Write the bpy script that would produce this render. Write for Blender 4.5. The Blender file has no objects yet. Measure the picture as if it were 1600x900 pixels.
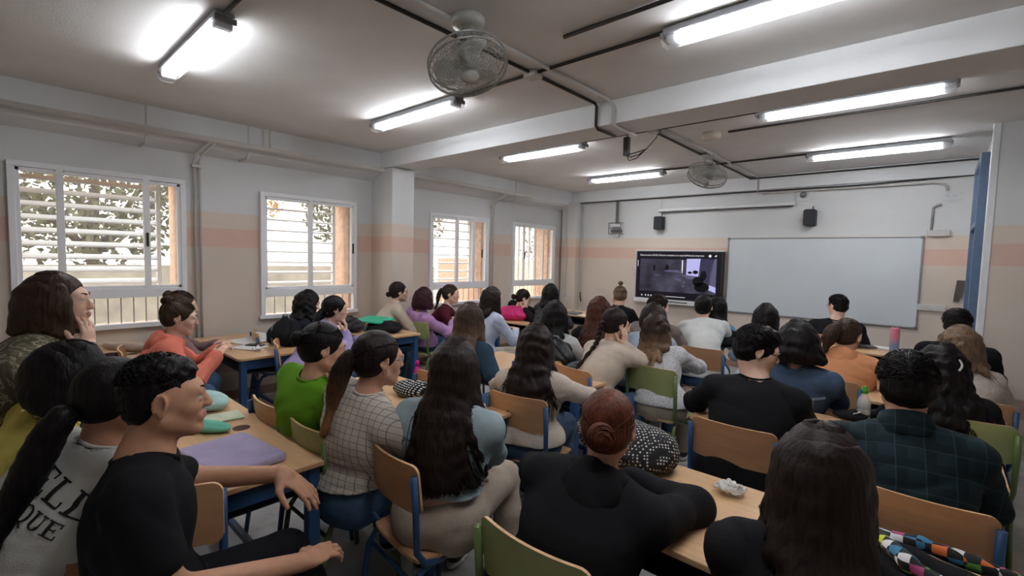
import bpy, math, random
import numpy as np
from mathutils import Vector, Matrix
random.seed(7); rng = np.random.default_rng(7)
SC = bpy.context.scene; COL = SC.collection
PI = math.pi
# ------------------------------------------------------------------ camera
CAMH = 1.62
F_PX = 739.4816
RW = np.array([[0.74244059, 0.06134382, -0.66709737], [0.66945369, -0.03111404, 0.74220191], [0.0247734, -0.99763162, -0.06416717]])
cd = bpy.data.cameras.new('camera'); cam = bpy.data.objects.new('camera', cd); COL.objects.link(cam)
cd.sensor_width = 36; cd.lens = 36 * F_PX / 1600; cd.clip_start = .05; cd.clip_end = 200
cam.matrix_world = Matrix([[RW[r][0], -RW[r][1], -RW[r][2], (0, 0, CAMH)[r]] for r in range(3)] + [[0, 0, 0, 1]])
SC.camera = cam
SC.view_settings.view_transform = 'Standard'; SC.view_settings.look = 'None'
SC.view_settings.exposure = 1.5; SC.view_settings.gamma = 1
SC.view_settings.use_curve_mapping = False
SC.cycles.max_bounces = 7; SC.cycles.diffuse_bounces = 4; SC.cycles.transparent_max_bounces = 8
SC.cycles.sample_clamp_indirect = 4.0
def at(u, v, ax, val):
    d = RW @ np.array([(u - 800) / F_PX, (v - 450) / F_PX, 1.]); o = np.array([0, 0, CAMH])
    return o + d * ((val - o[ax]) / d[ax])
# ------------------------------------------------------------------ world: bright hazy daylight
LAMP = 21.0; SKYS = 1.5
w = bpy.data.worlds.new('world'); SC.world = w; w.use_nodes = True
wn = w.node_tree.nodes; wl = w.node_tree.links
bg = wn['Background']; bg.inputs[1].default_value = SKYS
tc = wn.new('ShaderNodeTexCoord'); sx = wn.new('ShaderNodeSeparateXYZ'); cr = wn.new('ShaderNodeValToRGB')
wl.new(tc.outputs['Generated'], sx.inputs[0]); wl.new(sx.outputs[2], cr.inputs[0]); wl.new(cr.outputs[0], bg.inputs[0])
cr.color_ramp.elements[0].position = 0.0; cr.color_ramp.elements[0].color = (1.0, .96, .90, 1)
cr.color_ramp.elements[1].position = .5; cr.color_ramp.elements[1].color = (.93, .97, 1.0, 1)
# ------------------------------------------------------------------ materials
MATS = {}
def nodemat(name):
    m = bpy.data.materials.new(name); m.use_nodes = True
    nt = m.node_tree; return m, nt, nt.nodes['Principled BSDF']
def s2l(c):
    return tuple(((x / 12.92) if x <= .04045 else ((x + .055) / 1.055) ** 2.4) for x in c)
def rgb(r, g, b): return s2l((r / 255, g / 255, b / 255))
def mat(name, col, rough=.6, metal=0, noise=.12, nscale=20, bump=0, bscale=200, emit=0, alpha=1, trans=0, stretch=None, spec=.5, ior=1.45, sheen=0):
    if name in MATS: return MATS[name]
    m, nt, b = nodemat(name); L = nt.links; N = nt.nodes
    b.inputs['Roughness'].default_value = rough; b.inputs['Metallic'].default_value = metal
    b.inputs['Specular IOR Level'].default_value = spec; b.inputs['IOR'].default_value = ior
    t = N.new('ShaderNodeTexCoord')
    src = t.outputs['Object']
    if stretch:
        mp = N.new('ShaderNodeMapping'); mp.inputs['Scale'].default_value = stretch; L.new(src, mp.inputs[0]); src = mp.outputs[0]
    if noise:
        n = N.new('ShaderNodeTexNoise'); n.inputs['Scale'].default_value = nscale; n.inputs['Detail'].default_value = 4
        L.new(src, n.inputs[0])
        r = N.new('ShaderNodeValToRGB'); L.new(n.outputs[0], r.inputs[0])
        r.color_ramp.elements[0].position = .3; r.color_ramp.elements[1].position = .7
        r.color_ramp.elements[0].color = (*[c * (1 - noise) for c in col], 1)
        r.color_ramp.elements[1].color = (*[min(1, c * (1 + noise)) for c in col], 1)
        L.new(r.outputs[0], b.inputs['Base Color'])
    else: b.inputs['Base Color'].default_value = (*col, 1)
    if bump:
        n2 = N.new('ShaderNodeTexNoise'); n2.inputs['Scale'].default_value = bscale; n2.inputs['Detail'].default_value = 3; L.new(src, n2.inputs[0])
        bp = N.new('ShaderNodeBump'); bp.inputs['Strength'].default_value = bump; bp.inputs['Distance'].default_value = .01
        L.new(n2.outputs[0], bp.inputs['Height']); L.new(bp.outputs[0], b.inputs['Normal'])
    if emit: b.inputs['Emission Color'].default_value = (*col, 1); b.inputs['Emission Strength'].default_value = emit
    if trans: b.inputs['Transmission Weight'].default_value = trans
    if sheen: b.inputs['Sheen Weight'].default_value = sheen
    b.inputs['Alpha'].default_value = alpha
    MATS[name] = m; return m
# ------------------------------------------------------------------ mesh helpers
class MB:
    def __init__(s): s.v = []; s.f = []; s.mi = []
    def add(s, v, f, mi=0):
        o = len(s.v); s.v += [tuple(map(float, p)) for p in v]; s.f += [tuple(i + o for i in q) for q in f]; s.mi += [mi] * len(f); return s
    def box(s, c, d, rz=0, mi=0, M=None):
        x, y, z = [k / 2 for k in d]; cs, sn = math.cos(rz), math.sin(rz)
        v = []
        for a in (-x, x):
            for b in (-y, y):
                for e in (-z, z):
                    p = (a * cs - b * sn + c[0], a * sn + b * cs + c[1], e + c[2])
                    if M is not None: p = tuple(M @ Vector((a, b, e)) + Vector(c))
                    v.append(p)
        return s.add(v, [(0, 1, 3, 2), (4, 6, 7, 5), (0, 4, 5, 1), (2, 3, 7, 6), (0, 2, 6, 4), (1, 5, 7, 3)], mi)
    def tube(s, path, r, n=10, mi=0, cap=True, flat=1):
        P = [Vector(p) for p in path]; rs = r if isinstance(r, (list, tuple)) else [r] * len(P)
        T = []
        for i in range(len(P)):
            a = P[max(0, i - 1)]; b = P[min(len(P) - 1, i + 1)]; T.append((b - a).normalized() if (b - a).length > 1e-9 else Vector((0, 0, 1)))
        up = Vector((0, 0, 1)) if abs(T[0].z) < .9 else Vector((1, 0, 0))
        s1 = T[0].cross(up).normalized(); v = []; f = []
        for i, p in enumerate(P):
            s1 = (s1 - T[i] * s1.dot(T[i])).normalized(); s2 = T[i].cross(s1)
            for k in range(n):
                a = 2 * PI * k / n; v.append(p + s1 * math.cos(a) * rs[i] + s2 * math.sin(a) * rs[i] * flat)
        for i in range(len(P) - 1):
            for k in range(n):
                k2 = (k + 1) % n; f.append((i * n + k, i * n + k2, (i + 1) * n + k2, (i + 1) * n + k))
        if cap: f.append(tuple(range(n - 1, -1, -1))); f.append(tuple((len(P) - 1) * n + k for k in range(n)))
        return s.add(v, f, mi)
    def lathe(s, prof, c=(0, 0, 0), n=24, mi=0, M=None):
        v = []; f = []
        for (r, z) in prof:
            for k in range(n):
                a = 2 * PI * k / n; p = Vector((r * math.cos(a), r * math.sin(a), z))
                if M is not None: p = M @ p
                v.append(p + Vector(c))
        for i in range(len(prof) - 1):
            for k in range(n):
                k2 = (k + 1) % n; f.append((i * n + k, i * n + k2, (i + 1) * n + k2, (i + 1) * n + k))
        f.append(tuple(range(n - 1, -1, -1))); f.append(tuple((len(prof) - 1) * n + k for k in range(n)))
        return s.add(v, f, mi)
    def prism(s, poly, z0, z1, M=None, mi=0):
        n = len(poly); v = [Vector((*p, z0)) for p in poly] + [Vector((*p, z1)) for p in poly]
        if M is not None: v = [M @ p for p in v]
        return s.add(v, [tuple(range(n - 1, -1, -1)), tuple(range(n, 2 * n))] + [(k, (k + 1) % n, n + (k + 1) % n, n + k) for k in range(n)], mi)
    def build(s, name, m, parent=None, bevel=0, smooth=False, seg=2):
        me = bpy.data.meshes.new(name); me.from_pydata(s.v, [], s.f)
        for k in (m if isinstance(m, (list, tuple)) else [m]): me.materials.append(k)
        if any(s.mi): me.polygons.foreach_set('material_index', s.mi)
        if smooth: me.polygons.foreach_set('use_smooth', [True] * len(me.polygons))
        me.update(); o = bpy.data.objects.new(name, me); COL.objects.link(o)
        if parent: o.parent = parent
        if bevel:
            bm = o.modifiers.new('bevel', 'BEVEL'); bm.width = bevel; bm.segments = seg; bm.limit_method = 'ANGLE'; bm.angle_limit = .7
            if smooth: pass
        return o
def rrect(w, h, r, n=5):
    out = []
    for (cx, cy, a0) in ((w / 2 - r, h / 2 - r, 0), (-w / 2 + r, h / 2 - r, 90), (-w / 2 + r, -h / 2 + r, 180), (w / 2 - r, -h / 2 + r, 270)):
        for k in range(n + 1):
            a = math.radians(a0 + 90 * k / n); out.append((cx + r * math.cos(a), cy + r * math.sin(a)))
    return out
def tag(o, label=None, cat=None, group=None, kind=None):
    if label: o['label'] = label
    if cat: o['category'] = cat
    if group: o['group'] = group
    if kind: o['kind'] = kind
    return o
def empty(name, loc=(0, 0, 0), rz=0, **k):
    o = bpy.data.objects.new(name, None); COL.objects.link(o); o.location = loc; o.rotation_euler = (0, 0, rz); o.empty_display_size = .1
    return tag(o, **k)
def copy_tree(o, parent=None):
    c = o.copy(); COL.objects.link(c)
    if parent is not None: c.parent = parent
    for ch in list(o.children): copy_tree(ch, c)
    return c
def struct(name, mb, m, **k):
    o = mb.build(name, m, **k)
    if not o.parent: o['kind'] = 'structure'
    return o
# ------------------------------------------------------------------ room dimensions (metres)
CZ = 2.92; LW = -5.65; FY = 7.81; RX = .317; PY = 6.05; RW2 = 2.3; BY = -2.6
def wallmat(name, axis):
    m, nt, b = nodemat(name); N = nt.nodes; L = nt.links
    t = N.new('ShaderNodeTexCoord'); s = N.new('ShaderNodeSeparateXYZ'); L.new(t.outputs['Object'], s.inputs[0])
    mr = N.new('ShaderNodeMapRange'); mr.inputs['From Min'].default_value = 0; mr.inputs['From Max'].default_value = 3; L.new(s.outputs[2], mr.inputs[0])
    r = N.new('ShaderNodeValToRGB'); r.color_ramp.interpolation = 'CONSTANT'; L.new(mr.outputs[0], r.inputs[0])
    E = r.color_ramp.elements
    E[0].position = 0; E[0].color = (*rgb(200, 178, 160), 1)
    E[1].position = .30 / 3; E[1].color = (*rgb(178, 152, 138), 1)
    for z, c in ((.47, rgb(216, 202, 188)), (1.65, rgb(218, 184, 168)), (1.84, rgb(218, 203, 188)), (2.01, rgb(214, 215, 215))):
        e = E.new(z / 3); e.color = (*c, 1)
    n = N.new('ShaderNodeTexNoise'); n.inputs['Scale'].default_value = 2.2; n.inputs['Detail'].default_value = 5; L.new(t.outputs['Object'], n.inputs[0])
    mx = N.new('ShaderNodeMix'); mx.data_type = 'RGBA'; mx.blend_type = 'MULTIPLY'; mx.inputs[0].default_value = .12
    L.new(r.outputs[0], mx.inputs[6]); L.new(n.outputs[0], mx.inputs[7]); L.new(mx.outputs[2], b.inputs['Base Color'])
    # tile courses of the painted dado: fine horizontal joints
    wv = N.new('ShaderNodeMath'); wv.operation = 'MODULO'; wv.inputs[1].default_value = .2; L.new(s.outputs[2], wv.inputs[0])
    lt = N.new('ShaderNodeMath'); lt.operation = 'LESS_THAN'; lt.inputs[1].default_value = .004; L.new(wv.outputs[0], lt.inputs[0])
    lo = N.new('ShaderNodeMath'); lo.operation = 'LESS_THAN'; lo.inputs[1].default_value = 2.0; L.new(s.outputs[2], lo.inputs[0])
    mu = N.new('ShaderNodeMath'); mu.operation = 'MULTIPLY'; L.new(lt.outputs[0], mu.inputs[0]); L.new(lo.outputs[0], mu.inputs[1])
    n2 = N.new('ShaderNodeTexNoise'); n2.inputs['Scale'].default_value = 60; L.new(t.outputs['Object'], n2.inputs[0])
    ad = N.new('ShaderNodeMath'); ad.operation = 'SUBTRACT'; L.new(n2.outputs[0], ad.inputs[0]); L.new(mu.outputs[0], ad.inputs[1])
    bp = N.new('ShaderNodeBump'); bp.inputs['Strength'].default_value = .25; bp.inputs['Distance'].default_value = .004; L.new(ad.outputs[0], bp.inputs['Height']); L.new(bp.outputs[0], b.inputs['Normal'])
    b.inputs['Roughness'].default_value = .55
    return m
WALL = wallmat('painted_wall', 0)
CEIL = mat('ceiling_plaster', rgb(222, 221, 220), .85, noise=.04, nscale=3, bump=.12, bscale=90)
BEAM = mat('beam_paint', rgb(222, 224, 226), .8, noise=.03, nscale=3, bump=.1, bscale=60)
# floor: grey terrazzo with stains
def floormat():
    m, nt, b = nodemat('terrazzo'); N = nt.nodes; L = nt.links
    t = N.new('ShaderNodeTexCoord')
    n = N.new('ShaderNodeTexNoise'); n.inputs['Scale'].default_value = 3; n.inputs['Detail'].default_value = 8; L.new(t.outputs['Object'], n.inputs[0])
    r = N.new('ShaderNodeValToRGB'); L.new(n.outputs[0], r.inputs[0]); E = r.color_ramp.elements
    E[0].position = .35; E[0].color = (*rgb(150, 149, 147), 1); E[1].position = .65; E[1].color = (*rgb(198, 197, 194), 1)
    v = N.new('ShaderNodeTexVoronoi'); v.inputs['Scale'].default_value = 16; L.new(t.outputs['Object'], v.inputs[0])
    r2 = N.new('ShaderNodeValToRGB'); L.new(v.outputs['Distance'], r2.inputs[0]); r2.color_ramp.elements[0].position = .05; r2.color_ramp.elements[0].color = (.45, .44, .43, 1); r2.color_ramp.elements[1].position = .14; r2.color_ramp.elements[1].color = (1, 1, 1, 1)
    mx = N.new('ShaderNodeMix'); mx.data_type = 'RGBA'; mx.blend_type = 'MULTIPLY'; mx.inputs[0].default_value = .5
    L.new(r.outputs[0], mx.inputs[6]); L.new(r2.outputs[0], mx.inputs[7]); L.new(mx.outputs[2], b.inputs['Base Color'])
    b.inputs['Roughness'].default_value = .38
    return m
struct('floor', MB().box(((LW + RW2) / 2, (FY + BY) / 2, -.05), (RW2 - LW + .4, FY - BY + .4, .1)), floormat())
struct('ceiling', MB().box(((LW + RW2) / 2, (FY + BY) / 2, CZ + .05), (RW2 - LW + .4, FY - BY + .4, .1)), CEIL)
# left wall pierced by four windows
WIN = [(.13, 1.35, .87, 2.31), (2.05, 3.22, .86, 2.28), (4.405, 5.64, .86, 2.26), (6.24, 7.47, .86, 2.25)]
mb = MB(); T = .12
def wseg(y0, y1, z0, z1):
    mb.box((LW - T / 2, (y0 + y1) / 2, (z0 + z1) / 2), (T, y1 - y0, z1 - z0))
ys = BY - .1
for (a, b_, z0, z1) in WIN:
    wseg(ys, a, 0, CZ); wseg(a, b_, 0, z0); wseg(a, b_, z1, CZ); ys = b_
wseg(ys, FY + .12, 0, CZ)
struct('wall_left', mb, WALL)
mb = MB().box(((LW + RX) / 2, FY + .06, CZ / 2), (RX - LW + .12, .12, CZ))
struct('wall_front', mb, WALL)
struct('wall_back', MB().box(((LW + RW2) / 2, BY - .06, CZ / 2), (RW2 - LW + .2, .12, CZ)), WALL)
struct('wall_right', MB().box((RW2 + .06, (BY + PY) / 2, CZ / 2), (.12, PY - BY, CZ)), WALL)
# the wall that steps back beside the door, facing the class
mb = MB().box(((RX + .02 + RW2) / 2, PY + .06, CZ / 2), (RW2 - RX - .02, .12, CZ))
struct('wall_step', mb, WALL)
DY0, DY1, DH = 6.25, 7.2, 2.03
mb = MB().box((RX + .06, (PY + .12 + DY0 - .05) / 2, CZ / 2), (.12, DY0 - .05 - PY - .12, CZ))
mb.box((RX + .06, (DY1 + .05 + FY) / 2, CZ / 2), (.12, FY - DY1 - .05, CZ)).box((RX + .06, (DY0 + DY1) / 2, 2.81), (.12, DY1 - DY0 + .1, .22))
struct('wall_right', mb, WALL)
# beams
struct('trim_1', MB().box(((LW + RW2) / 2, 3.63, CZ - .0975), (RW2 - LW, .37, .195)), BEAM, bevel=.006)
mb = MB(); X0 = -5.44
pr = [(LW, CZ), (X0, CZ), (X0, 2.68), (-5.50, 2.64), (-5.60, 2.60), (LW, 2.58)]
for (a, b_) in ((BY, 3.45), (3.81, FY)):
    mb.add([(p[0], a, p[1]) for p in pr] + [(p[0], b_, p[1]) for p in pr], [tuple(range(6)), tuple(range(11, 5, -1))] + [(k, k + 6, (k + 1) % 6 + 6, (k + 1) % 6) for k in range(6)])
struct('trim_2', mb, BEAM)
struct('trim_3', MB().box(((X0 + RX) / 2, FY - .02, CZ - .1), (RX - X0, .06, .2)), BEAM, bevel=.004)
# pilaster between the second and third window, and the corner chase
struct('trim_4', MB().box(((LW - 5.17) / 2, 3.62, 1.36), (LW * -1 - 5.17, .34, 2.72)), WALL, bevel=.01)
struct('trim_5', MB().box((-5.42, FY - .08, 1.36), (.34, .16, 2.72)), WALL, bevel=.01)
# baseboards
SK = mat('skirting_tile', rgb(150, 120, 104), .4, noise=.1)
struct('baseboard_left', MB().box((LW + .008, (BY + FY) / 2, .05), (.016, FY - BY, .1)), SK)
struct('baseboard_front', MB().box(((LW + RX) / 2, FY - .008, .05), (RX - LW, .016, .1)), SK)
# ------------------------------------------------------------------ windows with frames, panes, lower bars and outside louvres
ALU = mat('white_aluminium', rgb(236, 237, 240), .5, noise=.02)
DARK = mat('black_plastic', rgb(32, 31, 33), .45, noise=.1)
GRAYM = mat('grey_metal', rgb(120, 120, 122), .4, metal=.5, noise=.08)
BRICK = mat('terracotta_brick', rgb(212, 176, 148), .8, noise=.2, nscale=14, bump=.3, bscale=30)
gm, nt, b = nodemat('window_glass'); b.inputs['Base Color'].default_value = (1, 1, 1, 1); b.inputs['Roughness'].default_value = 0; b.inputs['Alpha'].default_value = .08; MATS['glass'] = gm; GLASS = gm
LOUV = mat('white_louvre', rgb(235, 235, 232), .45, noise=.03)
def window(i, y0, y1, z0, z1):
    root = empty('window_%d' % i, (LW, (y0 + y1) / 2, z0), kind='structure')
    W = y1 - y0; H = z1 - z0
    fr = MB(); t = .045; x = .01
    def bar(c, d, m=None): (m or fr).box(c, d)
    bar((x, -W / 2 + t / 2, H / 2), (.07, t, H - 2 * t)); bar((x, W / 2 - t / 2, H / 2), (.07, t, H - 2 * t))
    bar((x, 0, H - t / 2), (.07, W, t)); bar((x, 0, t / 2), (.09, W + .03, t))
    rz = {1: .33, 2: .29, 3: .29, 4: .29}[i]
    bar((x, 0, rz), (.068, W - 2 * t, .085))
    fr.build('window_frame', ALU, root, bevel=.004)
    m1 = {1: (-.30, .295), 2: (-.02,), 3: (-.08, .27), 4: (-.30, .02, .25)}[i]
    sash = MB(); edges = [-W / 2 + t] + list(m1) + [W / 2 - t]
    for k in m1: sash.box((x + .012, k, (rz + H) / 2), (.045, .05 if i != 4 else .028, H - rz - t))
    sash.box((x, 0, H - t - .018), (.05, W - 2 * t, .03)); sash.box((x, 0, rz + .055), (.05, W - 2 * t, .03))
    sash.box((x, -W / 2 + t + .012, (rz + H) / 2), (.05, .03, H - rz - t)); sash.box((x, W / 2 - t - .012, (rz + H) / 2), (.05, .03, H - rz - t))
    so_ = sash.build('sash', ALU, root, bevel=.003)
    MB().box((x - .01, 0, (rz + H) / 2), (.004, W - 2 * t, H - rz - t)).build('pane', GLASS, root)
    MB().box((x - .01, 0, rz / 2), (.004, W - 2 * t, rz)).build('pane', GLASS, root)
    nb = {1: 12, 2: 9, 3: 10, 4: 10}[i]
    for k in range(1, nb):
        MB().tube([(x - .03, -W / 2 + t + (W - 2 * t) * k / nb, t), (x - .03, -W / 2 + t + (W - 2 * t) * k / nb, rz)], .005, 6).build('guard_bar', GRAYM, root)
    hy = {1: .295, 2: W / 2 - .06, 3: .45, 4: -.3}[i]
    MB().box((x + .04, hy, H * .58), (.02, .018, .13)).build('sash_handle', DARK, so_, bevel=.004)
    MB().box((x + .02, m1[0], H - .05), (.02, .06, .012)).build('latch', DARK, so_)
    # outside louvre shutter of tilted white slats
    sl = MB(); xo = -.26; ph = .085; z = rz + .1
    yl, yr = -W / 2 + .02, W / 2 - .17
    if i in (1, 2, 3):
        step = .115 if i == 1 else (.125 if i == 2 else .13)
        while z < H - .02:
            R = Matrix.Rotation(math.radians(28 if i == 1 else 20), 3, 'Y')
            sl.box((xo, (yl + yr) / 2, z), (.08 if i == 1 else .05, yr - yl, .014), M=R); z += step
        sl.box((xo, yr, (rz + H) / 2), (.05, .035, H - rz))
    else:
        for yy in (-.42, -.12, .18): sl.box((xo, yy, (rz + H) / 2), (.03, .03, H - rz))
    sl.build('louvre_shutter', LOUV, root)
    rv = MB().box((-.29, W / 2 - .01, H / 2), (.34, .05, H)).box((-.29, 0, -.02), (.34, W, .04)).box((-.29, -W / 2 + .01, H / 2), (.34, .02, H)).box((-.29, 0, H + .02), (.34, W, .04))
    rv.build('brick_reveal', BRICK, root)
for i, a in enumerate(WIN): window(i + 1, *a)
# ------------------------------------------------------------------ outside: yard wall, foliage, building
YARD = mat('yard_ground', rgb(200, 190, 172), .9, noise=.15, nscale=3)
tag(MB().box((-16, 4, -.35), (20, 34, .1)).build('yard_ground', YARD), kind='structure')
CONC = mat('old_concrete', rgb(150, 142, 128), .9, noise=.25, nscale=4, bump=.3, bscale=20)
ow = MB().box((-9.6, 1.6, .5), (.25, 12.0, 1.7))
tag(ow.build('yard_wall', CONC, bevel=.01), 'low weathered concrete wall seen beyond the two nearer windows', 'wall')
ob = MB().box((-10.2, 13.0, .45), (3, 7.0, 2.2))
tag(ob.build('brick_outbuilding', BRICK, bevel=.01), 'low orange brick building seen through the third window', 'building')
LEAF = mat('leaf', rgb(104, 102, 78), .7, noise=.4, nscale=3)
LEAF2 = mat('dry_leaf', rgb(196, 160, 110), .7, noise=.3, nscale=3)
BARK = mat('bark', rgb(96, 84, 74), .9, noise=.3)
def tree(x, y, h, r, n, label, seed, m):
    t = empty('leafy_tree', (x, y, -.3), label=label, cat='tree', group='trees outside the windows')
    g = np.random.default_rng(seed)
    tr = MB().tube([(0, 0, 0), (.05, .02, h * .5), (0, .1, h)], [.12, .09, .05], 8)
    for k in range(7):
        a = g.uniform(0, 6.28); tr.tube([(0, .05, h * .55), (r * .6 * math.cos(a), r * .6 * math.sin(a), h * g.uniform(.8, 1.2))], [.05, .015], 5)
    tr.build('trunk', BARK, t)
    c = g.normal(size=(n, 3)); c /= np.linalg.norm(c, axis=1)[:, None]; c *= (g.uniform(.25, 1, (n, 1)) ** .5) * np.array([r, r, r * .8]); c[:, 2] += h
    d = g.normal(size=(n, 3)); d /= np.linalg.norm(d, axis=1)[:, None]; e = np.cross(d, g.normal(size=(n, 3))); e /= np.linalg.norm(e, axis=1)[:, None]
    s = g.uniform(.05, .1, (n, 1)); V = np.stack([c - d * s, c - e * s * .5, c + d * s, c + e * s * .5], 1).reshape(-1, 3)
    mb = MB(); mb.v = V.tolist(); mb.f = [(4 * i, 4 * i + 1, 4 * i + 2, 4 * i + 3) for i in range(n)]; mb.mi = [0] * n
    mb.build('foliage', m, t)
tree(-10.8, 1.2, 3.2, 2.1, 5200, 'broad leafy tree behind the concrete wall, seen through the nearest window', 1, LEAF)
tree(-13.5, -2.2, 3.8, 2.2, 4000, 'leafy tree seen at the near edge of the nearest window', 2, LEAF)
tree(-13.6, 4.4, 3.6, 1.3, 1600, 'small tree with dry yellow leaves seen through the nearest window', 5, LEAF2)
tree(-11.0, 6.9, 3.2, 1.9, 4600, 'dense tree seen through the second window', 3, LEAF)
tree(-14.4, 20.0, 2.6, 2.4, 3600, 'pale tree seen through the farthest window', 4, LEAF)
# ------------------------------------------------------------------ door at the right, blue frame with transom
DBLUE = mat('blue_door_paint', rgb(84, 106, 132), .4, noise=.08)
dr = empty('door_1', (RX, (DY0 + DY1) / 2, 0), kind='structure')
W = DY1 - DY0
f = MB().box((-.01, -W / 2 - .02, 1.35), (.16, .06, 2.7)).box((-.01, W / 2 + .02, 1.35), (.16, .06, 2.7)).box((-.01, 0, DH + .02), (.16, W, .05)).box((-.01, 0, 2.67), (.16, W, .06))
f.build('door_frame', DBLUE, dr, bevel=.004)
lf_ = MB().box((.03, 0, DH / 2), (.045, W - .04, DH - .02)).build('door_leaf', DBLUE, dr, bevel=.004)
MB().box((.02, 0, 2.34), (.006, W, .58)).build('transom_pane', GLASS, dr)
h = MB().tube([(-.01, -W / 2 + .1, 1.02), (-.05, -W / 2 + .1, 1.02), (-.05, -W / 2 + .2, 1.02)], .009, 8); h.build('door_handle', GRAYM, lf_, smooth=True)
struct('wall_hallway', MB().box((RX + 1.0, (DY0 + DY1) / 2, 1.5), (.1, 3, 3)), mat('hall_paint', rgb(150, 155, 165), .7))
struct('trim_6', MB().box((RX - .005, PY + .05, CZ / 2), (.05, .12, CZ)), BEAM, bevel=.004)
# ------------------------------------------------------------------ ceiling lamps
tubem = mat('lit_tube', (.95, .97, 1.0), .4, noise=0, emit=LAMP)
LCAP = mat('lamp_grey_plastic', rgb(150, 152, 156), .4, noise=.05)
def diffm():
    m, nt, b = nodemat('clear_diffuser'); b.inputs['Base Color'].default_value = (.95, .97, 1, 1); b.inputs['Roughness'].default_value = .25; b.inputs['Alpha'].default_value = .16; return m
DIFF = diffm()
def lamp(x, y, label, z=CZ):
    r = empty('ceiling_lamp', (x, y, z), label=label, cat='ceiling lamp', group='fluorescent lamps on the ceiling')
    L = 1.24
    MB().box((0, 0, -.028), (L, .10, .045)).build('lamp_housing', LCAP, r, bevel=.008)
    d = MB(); pr = [(-.058, -.045), (.058, -.045), (.052, -.085), (.03, -.102), (-.03, -.102), (-.052, -.085)]
    d.add([(-L / 2, a, b2) for a, b2 in pr] + [(L / 2, a, b2) for a, b2 in pr], [tuple(range(6)), tuple(range(11, 5, -1))] + [(k, (k + 1) % 6, (k + 1) % 6 + 6, k + 6) for k in range(6)])
    d.build('diffuser', DIFF, r, bevel=.004)
    for s in (-.024, .024):
        MB().tube([(-L / 2 + .09, s, -.07), (L / 2 - .09, s, -.07)], .016, 6).build('fluorescent_tube', tubem, r)
    for s in (-1, 1):
        MB().box((s * (L / 2 - .045), 0, -.07), (.05, .09, .035)).build('end_cap', mat('lamp_holder', rgb(205, 208, 212), .4), r, bevel=.005)
        MB().box((s * (L / 2 + .002), 0, -.05), (.02, .11, .03)).build('clip', GRAYM, r, bevel=.003)
ROWY = [.91, 2.60, 4.43, 6.45]
NM = ['nearest', 'second', 'third', 'farthest']
for k, y in enumerate(ROWY):
    lamp(-3.58, y, ['bright twin tube ceiling lamp hanging at the upper left, above the nearest window', 'twin tube ceiling lamp left of the big fan, before the beam', 'twin tube ceiling lamp on the window side, just beyond the beam', 'farthest twin tube ceiling lamp on the window side, near the front wall'][k])
for k, y in enumerate(ROWY):
    lamp(-.60, y, ['twin tube ceiling lamp on the door side, above and behind the viewer', 'bright twin tube ceiling lamp at the upper right, before the beam', 'long twin tube ceiling lamp on the door side, just beyond the beam', 'farthest twin tube ceiling lamp on the door side, by the door'][k])
# ------------------------------------------------------------------ conduits, pipes
CBLK = mat('black_conduit', rgb(44, 42, 42), .5, noise=.1)
CWHT = mat('white_conduit', rgb(196, 194, 192), .5, noise=.05)
PIPE = mat('painted_pipe', rgb(205, 202, 198), .45, noise=.04)
def run(name, path, r, m, label, cat='conduit', group=None, n=8):
    return tag(MB().tube(path, r, n).build(name, m, smooth=True), label, cat, group)
zc = CZ - .014
run('black_conduit', [(-2.19, BY, zc), (-2.19, 2.67, zc), (-2.19, 3.40, zc), (-2.19, 3.43, zc - .02), (-2.19, 3.43, 2.73), (-2.19, 3.46, 2.708), (-2.19, 3.75, 2.708)], .012, CBLK, 'long black conduit running front to back past the big fan and down over the beam')
run('black_conduit', [(-2.19, 3.83, zc), (-2.19, 4.43, zc), (-2.21, 7.76, zc)], .012, CBLK, 'black conduit running from beyond the beam past the small fan to the front wall')
for k, y in enumerate(ROWY[1:]):
    y = y + .0
    x0 = -2.96
    run('black_conduit', [(x0, y, zc), (-1.22, y, zc)], .011, CBLK, ['black conduit joining the two lamps before the beam', 'black conduit joining the two lamps just beyond the beam', 'black conduit joining the two farthest lamps'][k])
run('black_conduit', [(-3.5, .91, zc), (-2.19, .91, zc)], .011, CBLK, 'black conduit leaving the inner end of the upper left lamp')
run('black_conduit', [(-1.70, 2.29, zc), (.3, 2.29, zc)], .012, CBLK, 'short straight black conduit at the top, left of the upper right lamp')
run('black_conduit', [(-1.62, 4.93, zc), (2.2, 4.93, zc)], .011, CBLK, 'black conduit leading from the round white ceiling unit towards the right')
run('black_conduit', [(-2.2, 7.74, CZ - .03), (.2, 7.70, CZ - .03), (.28, 7.60, CZ - .05)], .011, CBLK, 'black conduit along the top of the front wall above the whiteboard')
run('black_conduit', [(-5.3, 7.77, 2.70), (-2.3, 7.77, 2.70), (-.9, 7.77, 2.69), (.25, 7.77, 2.72)], .009, CBLK, 'thin dark cable along the lower edge of the front beam')
run('white_conduit', [(-2.05, BY, zc), (-2.05, 3.36, zc), (-2.03, 3.43, zc - .05), (-2.03, 3.43, 2.73), (-2.03, 3.5, 2.705), (-2.03, 3.82, 2.705)], .014, CWHT, 'white conduit beside the black one, bending down over the beam')
run('white_conduit', [(-2.08, 3.83, zc), (-2.08, 7.76, zc), (-2.08, 7.76, 2.70)], .014, CWHT, 'white conduit beyond the beam running to the front wall')
run('white_conduit', [(-2.02, 7.76, 2.665), (-.55, 7.76, 2.66), (-.1, 7.76, 2.66), (.0, 7.76, 2.63), (.02, 7.76, 2.55)], .012, CWHT, 'white cable trunk sloping along the front wall above the whiteboard and turning down')
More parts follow.
